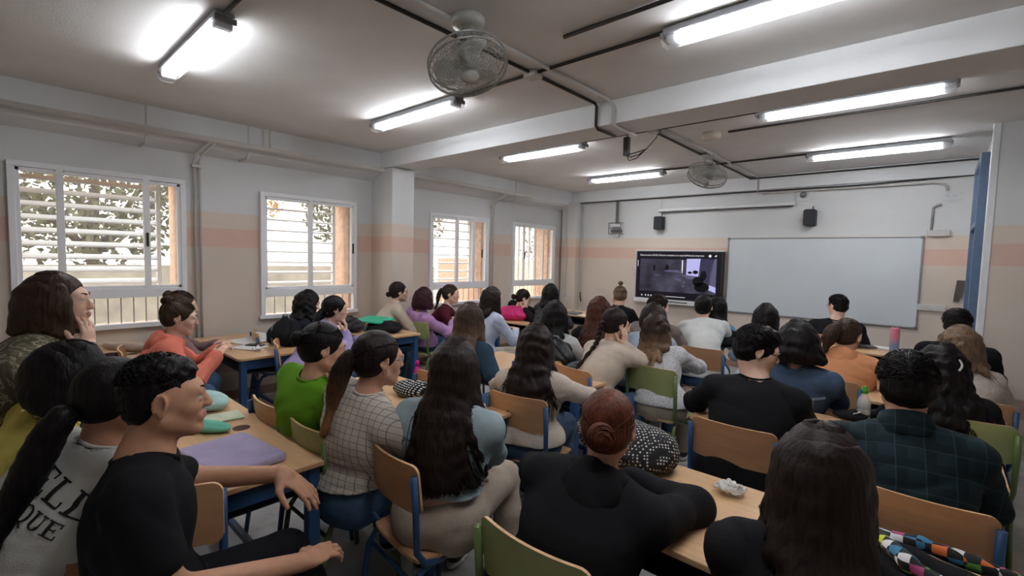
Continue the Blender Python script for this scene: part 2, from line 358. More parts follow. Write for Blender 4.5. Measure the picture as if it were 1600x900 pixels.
for (x, y, z, l) in ((-2.19, 2.60, zc, 'white junction box where conduits cross behind the big fan'), (-2.16, 4.43, zc, 'white junction box where conduits cross beyond the beam')):
    tag(MB().box((x, y, z - .012), (.10, .10, .045)).build('junction_box', CWHT, bevel=.008), l, 'junction box')
# big painted pipe under the left beam, with its brackets and droppers
p = empty('ceiling_pipe', (-5.36, 3, 2.7), label='long painted pipe running along the window wall under the ceiling', cat='pipe')
xp = .0
MB().tube([(0, BY - 3, .0), (0, 3.26, -.01), (0, 3.40, -.02)], .028, 10).build('pipe_run', PIPE, p, smooth=True)
MB().tube([(0, -.1, -.01), (0, 3.2, -.03)], .015, 8).build('pipe_run', PIPE, p, smooth=True)
for y in (-2.0, -1.15, .6, 3.0):
    MB().tube([(-.29, y, -.12), (-.05, y, -.12), (.0, y, -.06)], .012, 6).tube([(0, y, 0), (0, y, .2)], .008, 6).build('bracket', PIPE, p)
def dropper(y, z0, lab, r=.013, x=LW + .03, two=True, top=2.66, off=.29):
    q = empty('wall_pipe', (x, y, z0), label=lab, cat='pipe')
    for k in ((-.0, .045) if two else (0,)):
        MB().tube([(0, k, 0), (0, k, top - .16 - z0), (.06, k, top - .10 - z0), (off - .06, k + .05, top - .02 - z0), (off - .02, k + .1, top + .06 - z0)], r, 8).build('pipe_run', PIPE, q, smooth=True)
    MB().box((0, .02, (top - .2 - z0)), (.05, .09, .03)).build('clip', PIPE, q, bevel=.004)
dropper(1.43, .3, 'pair of painted pipes running down the wall right of the nearest window')
dropper(5.70, .3, 'pair of painted pipes running down the wall right of the third window', r=.01)
for y, l in ((2.02, 'pair of short white stub pipes on the beam above the second window'),):
    tag(MB().tube([(-5.43, y, 2.74), (-5.43, y, CZ)], .012, 6).tube([(-5.43, y + .07, 2.74), (-5.43, y + .07, CZ)], .012, 6).build('stub_pipe', PIPE), l, 'pipe')
for (x, z0, z1, y, l) in ((-5.46, .93, 1.68, FY - .17, 'thin white cable trunking down the far corner of the window wall'), (-5.2, .98, 2.0, FY - .01, 'thin white cable trunking on the front wall beside the corner')):
    tag(MB().box((x, y - .01, (z0 + 2.68) / 2), (.022, .02, 2.68 - z0)).build('cable_trunking', CWHT, bevel=.003), l, 'cable trunking')
tag(MB().box((-5.49, FY - .18, .93), (.09, .04, .09)).build('wall_socket', CWHT, bevel=.006), 'white socket at the foot of the trunking in the far left corner', 'socket')
run('loose_cable', [(-5.2, 7.79, .98), (-5.19, 7.78, .9), (-5.17, 7.78, .8)], .012, CBLK, 'short dark cable end hanging below the trunking by the far corner', 'cable')
# fans: wire-cage drum fans on ceiling yokes
FANP = mat('fan_grey_paint', rgb(176, 178, 174), .35, noise=.05)
CAGE = mat('fan_cage_wire', rgb(150, 152, 148), .4, metal=.3, noise=.05)
BLADE = mat('fan_blade', rgb(190, 192, 188), .4, noise=.05)
def fan(x, y, label, tilt, az, R=.235):
    f_ = empty('ceiling_fan', (x, y, CZ), label=label, cat='fan', group='wire cage fans on the ceiling')
    MB().lathe([(.09, 0), (.095, -.02), (.085, -.05), (.05, -.055)], n=24).build('mount', FANP, f_, smooth=True)
    M = (Matrix.Rotation(az, 3, 'Z') @ Matrix.Rotation(tilt, 3, 'X'))
    c = Vector((0, 0, -.24)) + M @ Vector((0, 0, -.02))
    for s in (-1, 1):
        MB().tube([(s * .03, 0, -.05), M @ Vector((s * .075, 0, .09)) + c - Vector((0, 0, 0))], [.012, .01], 8).build('yoke_arm', FANP, f_, smooth=True)
    MB().lathe([(.02, .115), (.065, .11), (.08, .07), (.075, .0), (.03, -.01)], c=c, M=M, n=24).build('motor', FANP, f_, smooth=True)
    cg = MB()
    for r, z in ((R, -.02), (R, .02)):
        cg.tube([M @ Vector((r * math.cos(a), r * math.sin(a), z)) + c for a in np.linspace(0, 2 * PI, 41)], .006, 6, cap=False)
    for z, s in ((-.075, -1), (.075, 1)):
        for k in range(1, 12):
            r = R * k / 12; zz = s * (.02 + .055 * math.sqrt(1 - (k / 12) ** 2))
            cg.tube([M @ Vector((r * math.cos(a), r * math.sin(a), zz)) + c for a in np.linspace(0, 2 * PI, 33)], .0016, 4, cap=False)
        for k in range(36):
            a = 2 * PI * k / 36
            cg.tube([M @ Vector((R * q * math.cos(a + .5 * q), R * q * math.sin(a + .5 * q), s * (.02 + .055 * math.sqrt(max(0, 1 - q * q))))) + c for q in (.15, .4, .65, .85, 1)], .0013, 3, cap=False)
    cg.build('cage', CAGE, f_)
    for k in range(3):
        a0 = 2 * PI * k / 3 + .3; V = []; F = []
        for i, r in enumerate(np.linspace(.04, R * .88, 7)):
            w = .35 + .35 * math.sin(PI * i / 6) if i else .35
            for j in range(5):
                a = a0 + (j / 4 - .5) * w * 1.8; V.append(M @ Vector((r * math.cos(a), r * math.sin(a), (j / 4 - .5) * .05)) + c)
        for i in range(6):
            for j in range(4): F.append((i * 5 + j, i * 5 + j + 1, (i + 1) * 5 + j + 1, (i + 1) * 5 + j))
        o = MB().add(V, F).build('fan_blade', BLADE, f_, smooth=True); sd = o.modifiers.new('solid', 'SOLIDIFY'); sd.thickness = .003
    MB().lathe([(.0, -.085), (.045, -.083), (.05, -.075), (.0, -.07)], c=c, M=M, n=20).build('badge', FANP, f_, smooth=True)
fan(-1.99, 1.80, 'large wire cage fan hanging from the ceiling at the top centre', -.42, 1.30, .215)
fan(-2.14, 5.85, 'small looking wire cage fan on the ceiling beyond the beam', -.52, -.2, .225)
# hanging black power unit and round ceiling unit
hb = empty('cable_adapter', (-2.24, 4.05, CZ), label='black adapter box hanging on cables from the ceiling beyond the beam', cat='adapter')
MB().tube([(0, 0, 0), (0, 0, -.15)], .006, 6).box((0, 0, -.235), (.055, .04, .17)).build('adapter_box', DARK, hb, bevel=.006)
for k in range(3):
    MB().tube([(0, 0, -.31), (.03 + .01 * k, .0, -.37 + .03 * k), (.09 + .02 * k, .03, -.35 + .03 * k), (.15, .10, -.26), (.19, .2, -.15), (.20, .32, -.02)], .005, 6).build('cable', DARK, hb, smooth=True)
MB().tube([(0, 0, -.02), (0, 0, 0)], .01, 6).build('hook', DARK, hb)
tag(MB().lathe([(.085, 0), (.09, -.03), (.08, -.065), (.03, -.07)], c=(-1.78, 4.93, CZ), n=28).build('round_ceiling_unit', mat('cream_plastic', rgb(205, 196, 180), .5, noise=.03), smooth=True), 'round cream unit on the ceiling beyond the beam, left of a black conduit', 'ceiling unit')
# ------------------------------------------------------------------ front wall: whiteboard, screen, speakers, boxes
WB = mat('whiteboard_surface', rgb(206, 212, 216), .25, noise=.03, nscale=2)
FRM = mat('aluminium_frame', rgb(140, 140, 142), .4, metal=.4, noise=.05)
y = FY - .012
wb = empty('whiteboard', (-1.315, y, 1.43), label='large white whiteboard with aluminium frame on the front wall', cat='whiteboard')
MB().box((0, 0, 0), (2.28, .014, 1.13)).build('board_panel', WB, wb)
f = MB().box((0, -.004, .57), (2.31, .026, .016)).box((0, -.004, -.57), (2.31, .03, .022)).box((-1.15, -.004, 0), (.018, .026, 1.16)).box((1.15, -.004, 0), (.018, .026, 1.16))
f.build('board_frame', FRM, wb, bevel=.003)
for sx in (-1, 1):
    for sz in (-1, 1): MB().box((sx * 1.145, -.012, sz * .567), (.035, .03, .035)).build('corner_cap', GRAYM, wb, bevel=.005)
tv = empty('interactive_screen', (-3.24, FY - .07, 1.385), label='large interactive screen in a white frame playing a dim monochrome film', cat='screen')
TW, TH = 1.475, .82
WPL = mat('white_plastic', rgb(222, 222, 224), .4, noise=.03)
MB().box((0, .0, 0), (TW, .07, TH)).build('screen_casing', DARK, tv, bevel=.006)
MB().box((0, -.012, TH / 2 + .006), (TW + .02, .09, .022)).box((-TW / 2 - .004, -.012, 0), (.012, .09, TH)).box((0, -.02, -TH / 2 - .035), (TW + .02, .10, .075)).build('screen_bezel', WPL, tv, bevel=.006)
def scrmat(name, c, e):
    m = mat(name, c, .3, noise=0, emit=e); m.node_tree.nodes['Principled BSDF'].inputs['Base Color'].default_value = (.012, .012, .014, 1); m.node_tree.nodes['Principled BSDF'].inputs['Specular IOR Level'].default_value = .12; return m
sy = -.0375
def quad(pts, m, name, dy=0, par=tv):
    o = MB().add([(a, sy - dy, b) for a, b in pts], [tuple(range(len(pts)))]).build(name, m, par); return o
IW, IH = TW * .47, TH * .47
# picture on the display
scrmat('film_base', (.01, .01, .012), .1); m, nt, b = nodemat('film_picture'); N = nt.nodes; L = nt.links
t = N.new('ShaderNodeTexCoord'); n = N.new('ShaderNodeTexNoise'); n.inputs['Scale'].default_value = 3.2; n.inputs['Detail'].default_value = 5; L.new(t.outputs['Object'], n.inputs[0])
r = N.new('ShaderNodeValToRGB'); L.new(n.outputs[0], r.inputs[0]); r.color_ramp.elements[0].position = .35; r.color_ramp.elements[0].color = (*rgb(34, 30, 40), 1); r.color_ramp.elements[1].position = .75; r.color_ramp.elements[1].color = (*rgb(84, 82, 100), 1)
L.new(r.outputs[0], b.inputs['Emission Color']); b.inputs['Emission Strength'].default_value = .36; b.inputs['Base Color'].default_value = (.01, .01, .012, 1); b.inputs['Roughness'].default_value = .3; b.inputs['Specular IOR Level'].default_value = .12
quad([(-TW / 2 + .03, -TH / 2 + .02), (TW / 2 - .03, -TH / 2 + .02), (TW / 2 - .03, TH / 2 - .02), (-TW / 2 + .03, TH / 2 - .02)], scrmat('screen_dark', rgb(24, 20, 30), .2), 'display')
quad([(-.66, -.28), (.64, -.28), (.64, .27), (-.66, .27)], m, 'display', .0008)
lav = scrmat('film_bright', rgb(168, 166, 214), .44); mid = scrmat('film_mid', rgb(96, 92, 122), .32); blk = scrmat('film_black', rgb(14, 12, 18), .1); wht = scrmat('film_white', rgb(226, 226, 232), .36)
k = .0016
quad([(.16, .02), (.36, .0), (.385, .29), (.16, .285)], lav, 'display', k); quad([(.54, -.13), (.64, -.16), (.64, .29), (.60, .29)], mid, 'display', k); quad([(.48, -.19), (.64, -.25), (.64, -.16), (.54, -.13)], lav, 'display', k)
quad([(.39, -.08), (.52, -.12), (.58, .29), (.385, .29)], scrmat('film_curtain', rgb(58, 56, 84), .3), 'display', k)
quad([(-.22, .065), (.08, .05), (.10, .075), (-.2, .085)], mid, 'display', k * 1.3); quad([(.05, .03), (.3, .0), (.42, -.03), (.2, -.05)], mid, 'display', k * 1.3)
quad([(.08, .05), (.1, .05), (.1, .25), (.08, .27)], wht, 'display', k)
for (cx, cz, rx, rz_) in ((-.17, .12, .035, .04), (.22, .06, .035, .02), (.31, .07, .045, .03), (.44, .02, .05, .08), (.36, -.08, .09, .08), (-.4, .12, .02, .06), (.42, -.17, .12, .08), (-.17, .16, .018, .025)):
    quad([(cx + rx * math.cos(a), cz + rz_ * math.sin(a)) for a in np.linspace(0, 2 * PI, 18)[:-1]], blk, 'display', k * 1.8)
for (cx, cz, rx, rz_) in ((-.13, .085, .05, .01), (-.34, .0, .06, .008), (0, -.05, .02, .02), (.05, -.07, .03, .02), (.13, -.1, .02, .02), (.12, -.17, .016, .018), (.2, -.2, .014, .01), (-.02, .085, .06, .012)):
    quad([(cx + rx * math.cos(a), cz + rz_ * math.sin(a)) for a in np.linspace(0, 2 * PI, 14)[:-1]], mid, 'display', k * 2)
for cx in (-.62, -.55, -.50, -.45): quad([(cx, -.37), (cx + .02, -.37), (cx + .02, -.345), (cx, -.345)], wht, 'display', k)
quad([(-.24, -.36), (.16, -.36), (.16, -.352), (-.24, -.352)], wht, 'display', k)
quad([(-.71, .14), (-.7, .14), (-.7, .25), (-.71, .25)], wht, 'display', k)
for cx in (.56, .55): quad([(cx, -.36 + .0), (cx + .03, -.36), (cx + .03, -.33), (cx, -.33)], wht, 'display', k)
quad([(.53 + .022 * math.cos(a), .335 + .022 * math.sin(a)) for a in np.linspace(0, 2 * PI, 18)[:-1]], wht, 'display', k)
quad([(.60, .325), (.635, .325), (.635, .35), (.62, .35)], wht, 'display', k)
def text(body, size, loc, rot, m, name, parent, ext=.0, align='LEFT'):
    c = bpy.data.curves.new(name, 'FONT'); c.body = body; c.size = size; c.extrude = ext; c.align_x = align
    o = bpy.data.objects.new('tmp', c); COL.objects.link(o); dg = bpy.context.evaluated_depsgraph_get()
    me = bpy.data.meshes.new_from_object(o.evaluated_get(dg)); bpy.data.objects.remove(o)
    o = bpy.data.objects.new(name, me); COL.objects.link(o); o.location = loc; o.rotation_euler = rot; me.materials.clear(); me.materials.append(m); o.parent = parent
    return o
text('Democracia (2018) Película completa en español', .042, (-.67, sy - .002, .325), (PI / 2, 0, 0), wht, 'screen_title', tv)
text('- Película empresa', .042, (.13, sy - .002, .325), (PI / 2, 0, 0), wht, 'screen_title', tv)
MB().box((-.0, -.075, -TH / 2 - .03), (.42, .01, .012)).build('speaker_slot', DARK, tv)
MB().box((0, .05, 0), (.5, .05, .4)).build('wall_mount', DARK, tv)
SPK = mat('speaker_black', rgb(38, 40, 46), .6, noise=.1, bump=.3, bscale=300)
for x, z, l in ((-3.60, 2.27, 'small black speaker on the front wall above the screen'), (-1.38, 2.28, 'small black speaker on the front wall above the whiteboard')):
    s = empty('wall_speaker', (x, FY - .08, z), label=l, cat='speaker', group='pair of black wall speakers')
    MB().prism(rrect(.145, .225, .025), -.07, .07, M=Matrix.Rotation(PI / 2, 3, 'X')).build('speaker_body', SPK, s, bevel=.008)
    MB().tube([(.02, .03, .1), (.02, .05, .16), (.02, .08, .16)], .006, 6).build('speaker_bracket', DARK, s)
sc = empty('projection_screen_case', (-2.6, FY - .06, 2.475), label='slim white rolled projection screen case across the front wall', cat='projection screen')
MB().box((0, 0, .012), (2.06, .06, .045)).build('case', WPL, sc, bevel=.01); MB().box((0, 0, -.02), (2.0, .02, .012)).build('weight_bar', DARK, sc)
for x in (-1.0, 1.0): MB().tube([(x, .03, .03), (x, .03, .2)], .004, 5).build('hanger', CWHT, sc)
eb = empty('equipment_cage', (-4.44, FY - .06, 2.20), label='small grey wire equipment cage with boxes high on the front wall', cat='wall box')
fm = MB()
for sx in (-.12, .12):
    for sz in (-.10, .10): fm.box((sx, -.0, sz), (.01, .12, .01))
    fm.box((sx, -.055, 0), (.01, .01, .2))
for sz in (-.1, 0.0, .1): fm.box((0, -.055, sz), (.24, .01, .01))
fm.build('cage_frame', GRAYM, eb); MB().box((0, .0, .05), (.16, .09, .05)).build('router', WPL, eb, bevel=.005); MB().box((.01, .0, -.045), (.19, .09, .045)).build('switch_unit', mat('dark_grey', rgb(82, 84, 88), .5), eb, bevel=.005)
MB().box((0, .03, .3), (.05, .03, .42)).build('trunking', GRAYM, eb); MB().box((.02, .03, -.13), (.06, .03, .05)).build('socket', WPL, eb)
tag(MB().box((-1.49, FY - .01, 2.60), (.17, .01, .15)).build('sensor_plate', WPL), 'small white plate with a grey sensor above the right speaker', 'sensor')
o = MB().lathe([(.045, 0), (.04, .03), (.02, .05)], c=(-1.49, FY - .02, 2.61), n=18, M=Matrix.Rotation(PI / 2, 3, 'X')).build('sensor_dome', GRAYM, smooth=True); tag(o, 'grey sensor dome on a white plate high on the front wall', 'sensor')
tag(MB().box((.07, FY - .004, 2.47), (.18, .004, .13)).build('wall_notice', mat('notice_paper', rgb(204, 205, 208), .7)), 'blank white sheet fixed high on the front wall near the door', 'notice')
run('grey_conduit', [(.06 - .08, 7.79, 2.39), (-.05, 7.79, 2.39), (-.095, 7.79, 2.36), (-.10, 7.79, 2.08)], .014, mat('grey_pvc', rgb(158, 156, 154), .5), 'grey bent conduit dropping to the socket box by the whiteboard')
tag(MB().box((-.03, FY - .025, 2.045), (.21, .05, .075)).build('socket_box', CWHT, bevel=.006), 'white socket box at the upper right corner of the whiteboard', 'socket')
tag(MB().box((-.04, FY - .02, 1.13), (.27, .04, .08)).build('socket_box', CWHT, bevel=.006), 'white socket trunking at the lower right of the whiteboard', 'socket')
tag(MB().add([(.17, 7.78, 1.48), (.28, 7.7, 1.48), (.20, 7.78, 1.22), (.15, 7.78, 1.22), (.17, 7.8, 1.48), (.28, 7.8, 1.48), (.20, 7.8, 1.22), (.15, 7.8, 1.22)], [(0, 1, 2, 3), (4, 7, 6, 5), (0, 4, 5, 1), (1, 5, 6, 2), (2, 6, 7, 3), (3, 7, 4, 0)]).build('paper_holder', mat('dark_steel', rgb(96, 90, 86), .4, metal=.4)), 'dark tapered metal holder with a white sheet by the door', 'holder')
tag(MB().box((.25, FY - .006, 1.33), (.09, .006, .25)).build('wall_notice', mat('notice_paper', (.8, .8, .8), .7)), 'white paper strip on the front wall beside the door frame', 'notice')
# ------------------------------------------------------------------ desks
WOOD = mat('beech_top', rgb(208, 168, 126), .35, noise=.09, nscale=6, stretch=(1, 8, 8))
PLY = mat('plywood', rgb(190, 144, 104), .4, noise=.10, nscale=6, stretch=(1, 6, 6))
PLYE = mat('plywood_edge', rgb(206, 164, 118), .5, noise=.15, nscale=30)
BLUE = mat('blue_steel', rgb(44, 78, 120), .38, noise=.06)
NAVY = mat('navy_steel', rgb(34, 44, 66), .4, noise=.06)
GREENP = mat('green_ply', rgb(150, 158, 104), .4, noise=.06, nscale=8)
GREENF = mat('green_steel', rgb(96, 116, 66), .4, noise=.06)
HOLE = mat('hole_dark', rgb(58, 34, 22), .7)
def make_desk(hole):
    r = empty('school_desk', (0, 0, 0))
    W, D, H = 1.3, .62, .73
    dt_ = MB().prism(rrect(W, D, .03), H - .022, H).build('desktop', WOOD, r, bevel=.004)
    for sx in (-1, 1):
        for sy_ in (-1, 1): MB().box((sx * (W / 2 - .05), sy_ * (D / 2 - .05), (H - .022) / 2), (.052, .052, H - .022)).build('leg', BLUE, r, bevel=.006)
    for sx in (-1, 1): MB().box((sx * (W / 2 - .05), 0, H - .065), (.03, D - .15, .08)).build('apron', BLUE, r, bevel=.003)
    MB().box((0, D / 2 - .05, H - .065), (W - .15, .03, .08)).build('apron', BLUE, r, bevel=.003)
    MB().box((0, D / 2 - .1, .12), (W - .15, .03, .03)).build('foot_rail', BLUE, r, bevel=.003)
    MB().box((0, .0, H - .15), (W - .16, D - .14, .008)).box((0, .22, H - .09), (W - .16, .008, .12)).build('shelf_tray', NAVY, r)
    hx, hy = hole
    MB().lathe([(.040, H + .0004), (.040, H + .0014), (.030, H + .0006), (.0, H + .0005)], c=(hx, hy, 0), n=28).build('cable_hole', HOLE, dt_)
    return r
DZ = .73
def desk_at(o, cx, cy, rz, label):
    o.location = (cx, cy, 0); o.rotation_euler = (0, 0, rz); tag(o, label, 'desk', 'two seat school desks'); return o
dA = make_desk((0, .18))
desks = [
    (-2.56, .655, 0, 'beech desk holding the lilac laptop sleeve, beside the man in black t-shirt'),
    (-2.42, 1.70, 0, 'mostly hidden desk in front of the woman in denim jacket'),
    (-2.40, 2.94, 0, 'beech desk with the grey pencil case on its corner'),
    (-2.42, 4.28, 0, 'desk in front of the woman with very long straight black hair'),
    (-2.6, 5.75, 0, 'far desk beside the wall, left of the woman with the top bun'),
    (-4.87, 1.67, 0, 'beech desk carrying the open white laptop, below the second window'),
    (-5.0, 3.0, 0, 'beech desk carrying the bright teal folder'),
    (-4.78, 4.13, 0, 'desk in front of the person in lilac hoodie on the green chair'),
    (-4.62, 5.12, 0, 'desk under the magenta bag'),
    (-4.62, 6.55, 0, 'far desk with books near the corner of the window wall'),
    (-5.0, .62, 0, 'pale desk under the nearest window, with a dark pouch on it'),
    (-.40, 1.70, 0, 'beech desk with the crumpled tissue on it, nearest on the right'),
    (-.38, 3.02, 0, 'beech desk carrying the clear water bottle'),
    (-.30, 4.22, 0, 'beech desk behind the woman in orange hoodie, with a pen on it'),
    (-.52, 6.35, 0, 'far desk by the whiteboard, with the pink and blue can'),
    (-1.9, 6.3, 0, 'pale desk front below the gap between screen and whiteboard'),
]
for k, d in enumerate(desks):
    o = dA if k == 0 else copy_tree(dA)
    desk_at(o, *d[:3], d[3])
# ------------------------------------------------------------------ chairs
def make_chair(green):
    r = empty('school_chair', (0, 0, 0))
    P = GREENP if green else PLY; Fm = GREENF if green else BLUE
    # curved backrest board
    n = 12; W, Hh, R = .40, .20, .62
    V = []; F = []; poly = rrect(W, Hh, .035, 4); nn = len(poly)
    def bend(px, pz, off): a = px / R; return ((R + off) * math.sin(a), -.19 - ((R) - (R + off) * math.cos(a)) * -1 - .0, .735 + pz)
    # columns across width for a smooth bend
    cols = 25; rows = 7
    def hh(x):
        e = W / 2 - abs(x); rr = .035
        return Hh / 2 - (0 if e >= rr else rr - math.sqrt(max(0, rr * rr - (rr - e) ** 2)))
    for side in (0, 1):
        for i in range(cols):
            x = W / 2 * math.sin(PI / 2 * (2 * i / (cols - 1) - 1)); x = max(-W / 2 + .0008, min(W / 2 - .0008, x))
            for j in range(rows):
                z = hh(x) * (2 * j / (rows - 1) - 1); a = x / R; off = side * .011
                V.append(((R + off) * math.sin(a), -.185 - off + R * (1 - math.cos(a)) * 1.0 - z * .12, .735 + z))
    def id_(s, i, j): return s * cols * rows + i * rows + j
    mi = []
    for i in range(cols - 1):
        for j in range(rows - 1):
            F.append((id_(0, i, j), id_(0, i, j + 1), id_(0, i + 1, j + 1), id_(0, i + 1, j))); mi.append(0)
            F.append((id_(1, i, j), id_(1, i + 1, j), id_(1, i + 1, j + 1), id_(1, i, j + 1))); mi.append(0)
    for i in range(cols - 1):
        for j in (0, rows - 1): F.append((id_(0, i, j), id_(0, i + 1, j), id_(1, i + 1, j), id_(1, i, j))); mi.append(1)
    for j in range(rows - 1):
        for i in (0, cols - 1): F.append((id_(0, i, j), id_(1, i, j), id_(1, i, j + 1), id_(0, i, j + 1))); mi.append(1)
    m_ = MB(); m_.v = V; m_.f = F; m_.mi = mi
    m_.build('backrest', [P, PLYE], r)
    # seat: dished board
    V = []; F = []; mi = []; a_, b_ = 11, 11
    for side in (0, 1):
        for i in range(a_):
            for j in range(b_):
                u = i / (a_ - 1) * 2 - 1; v = j / (b_ - 1) * 2 - 1
                k = 1 - .10 * abs(v) ** 4; k2 = 1 - .08 * abs(u) ** 4
                V.append((u * .195 * k, .02 + v * .19 * k2, .452 - .012 * (1 - u * u) * (1 - v * v) - side * .012 - (.02 * max(0, v - .6) ** 2 * 4)))
    def id2(s, i, j): return s * a_ * b_ + i * b_ + j
    for i in range(a_ - 1):
        for j in range(b_ - 1):
            F.append((id2(0, i, j), id2(0, i + 1, j), id2(0, i + 1, j + 1), id2(0, i, j + 1))); F.append((id2(1, i, j), id2(1, i, j + 1), id2(1, i + 1, j + 1), id2(1, i + 1, j))); mi += [0, 0]
    for i in range(a_ - 1):
        for j in (0, b_ - 1): F.append((id2(0, i, j), id2(0, i + 1, j), id2(1, i + 1, j), id2(1, i, j))); mi.append(1)
    for j in range(b_ - 1):
        for i in (0, a_ - 1): F.append((id2(0, i, j), id2(0, i, j + 1), id2(1, i, j + 1), id2(1, i, j))); mi.append(1)
    m_ = MB(); m_.v = V; m_.f = F; m_.mi = mi; m_.build('seat', [P, PLYE], r)
    for s in (-1, 1):
        x = s * .185
        MB().tube([(x * 1.1, .20, .005), (x * 1.04, .175, .36), (x * 1.0, .15, .41), (x, .10, .43), (x, .0, .432)], .0125, 10).build('leg', Fm, r, smooth=True)
        MB().tube([(x * 1.12, -.22, .005), (x * 1.05, -.175, .36), (x * 1.0, -.145, .41), (x, -.09, .43), (x, .0, .432)], .0125, 10).build('leg', Fm, r, smooth=True)
        MB().tube([(x * 1.0, -.05, .425), (x * 1.04, -.13, .44), (x * 1.06, -.17, .50), (x * 1.07, -.178, .65), (x * 1.07, -.19, .80)], .0135, 10).build('back_upright', Fm, r, smooth=True)
    MB().tube([(-.19, .165, .36), (.19, .165, .36)], .009, 8).build('stretcher', Fm, r); MB().tube([(-.19, -.165, .36), (.19, -.165, .36)], .009, 8).build('stretcher', Fm, r)
    return r
chW = make_chair(False); chG = make_chair(True); usedch = {}
def chair(x, y, rz, green, label):
    src = chG if green else chW
    if not usedch.get(green): o = src; usedch[green] = 1
    else: o = copy_tree(src)
    o.location = (x, y, 0); o.rotation_euler = (0, 0, rz); tag(o, label, 'chair', 'green school chairs' if green else 'plywood school chairs')
    return o
# ------------------------------------------------------------------ smooth surface builder: rounded cones and ellipsoids blended into one skin
def V3(*a): return np.array(a, float)
def nz(v): v = np.asarray(v, float); return v / (np.linalg.norm(v) + 1e-12)
def rotm(yaw=0, pitch=0, roll=0):
    # columns: right, forward, up ; yaw about Z (left positive), pitch: nod forward positive, roll: tilt to the right positive
    return np.array(Matrix.Rotation(yaw, 3, 'Z') @ Matrix.Rotation(-pitch, 3, 'X') @ Matrix.Rotation(roll, 3, 'Y'))
class Cone:
    def __init__(s, a, b, r1, r2, k=.03, id=0, F=None, flat=1.):
        s.a = V3(*a); s.b = V3(*b); s.r1 = r1; s.r2 = r2; s.k = k; s.id = id; s.F = F; s.flat = flat
        r = max(r1, r2); s.lo = np.minimum(s.a, s.b) - r; s.hi = np.maximum(s.a, s.b) + r
        if F is not None: s.A = F.T @ s.a; s.B = F.T @ s.b; s.A[1] /= flat; s.B[1] /= flat
    def d(s, P):
        if s.F is None: a, b = s.a, s.b; Q = P
        else: Q = P @ s.F; Q = Q * np.array([1, 1 / s.flat, 1]); a, b = s.A, s.B
        ab = b - a; t = np.clip(((Q - a) @ ab) / (ab @ ab + 1e-12), 0, 1)
        dd = np.sqrt(((Q - a - t[:, None] * ab) ** 2).sum(1)) - (s.r1 + (s.r2 - s.r1) * t)
        return dd * (.5 + .5 * s.flat)
class Ell:
    def __init__(s, c, r, R=None, k=.02, id=0, sub=False):
        s.c = V3(*c); s.r = V3(*r); s.R = np.eye(3) if R is None else R; s.k = k; s.id = id; s.sub = sub
        m = s.r.max() if R is not None else s.r; s.lo = s.c - m; s.hi = s.c + m
    def d(s, P):
        q = (P - s.c) @ s.R; k0 = np.sqrt(((q / s.r) ** 2).sum(1)); k1 = np.sqrt(((q / s.r ** 2) ** 2).sum(1)) + 1e-9
        return np.where(k0 < 1e-3, -s.r.min(), k0 * (k0 - 1) / k1)
def smin(a, b, k):
    if k <= 0: return np.minimum(a, b)
    h = np.maximum(k - np.abs(a - b), 0) / k; return np.minimum(a, b) - h * h * k * .25
def sdf_at(prims, P):
    D = np.full(len(P), 1.)
    for p in prims:
        d = p.d(P)
        D = -smin(-D, d, p.k) if getattr(p, 'sub', False) else smin(D, d, p.k)
    return D
def grid_eval(prims, h, clip=None, disp=None, lo=None, hi=None, pad=0.012):
    add = [p for p in prims if not getattr(p, 'sub', False)]
    if lo is None: lo = np.min([p.lo for p in add], 0) - pad - h
    if hi is None: hi = np.max([p.hi for p in add], 0) + pad + h
    n = np.ceil((hi - lo) / h).astype(int) + 1
    ax = [lo[i] + h * np.arange(n[i]) for i in range(3)]
    D = np.full(n, .5, np.float64)
    for p in prims:
        m = p.k + pad + 2 * h
        i0 = np.clip(np.floor((p.lo - m - lo) / h).astype(int), 0, n - 1); i1 = np.clip(np.ceil((p.hi + m - lo) / h).astype(int) + 1, 0, n)
        if np.any(i1 <= i0): continue
        X, Y, Z = np.meshgrid(ax[0][i0[0]:i1[0]], ax[1][i0[1]:i1[1]], ax[2][i0[2]:i1[2]], indexing='ij')
        d = p.d(np.stack([X.ravel(), Y.ravel(), Z.ravel()], 1)).reshape(X.shape)
        sl = (slice(i0[0], i1[0]), slice(i0[1], i1[1]), slice(i0[2], i1[2]))
        D[sl] = -smin(-D[sl], d, p.k) if getattr(p, 'sub', False) else smin(D[sl], d, p.k)
    if clip or disp:
        I = np.argwhere(D < .05); P = lo + I * h; v = D[I[:, 0], I[:, 1], I[:, 2]]
        if disp: v = v + disp(P)
        for c in (clip or []): v = np.maximum(v, c(P))
        D[I[:, 0], I[:, 1], I[:, 2]] = v
    return D, lo, h
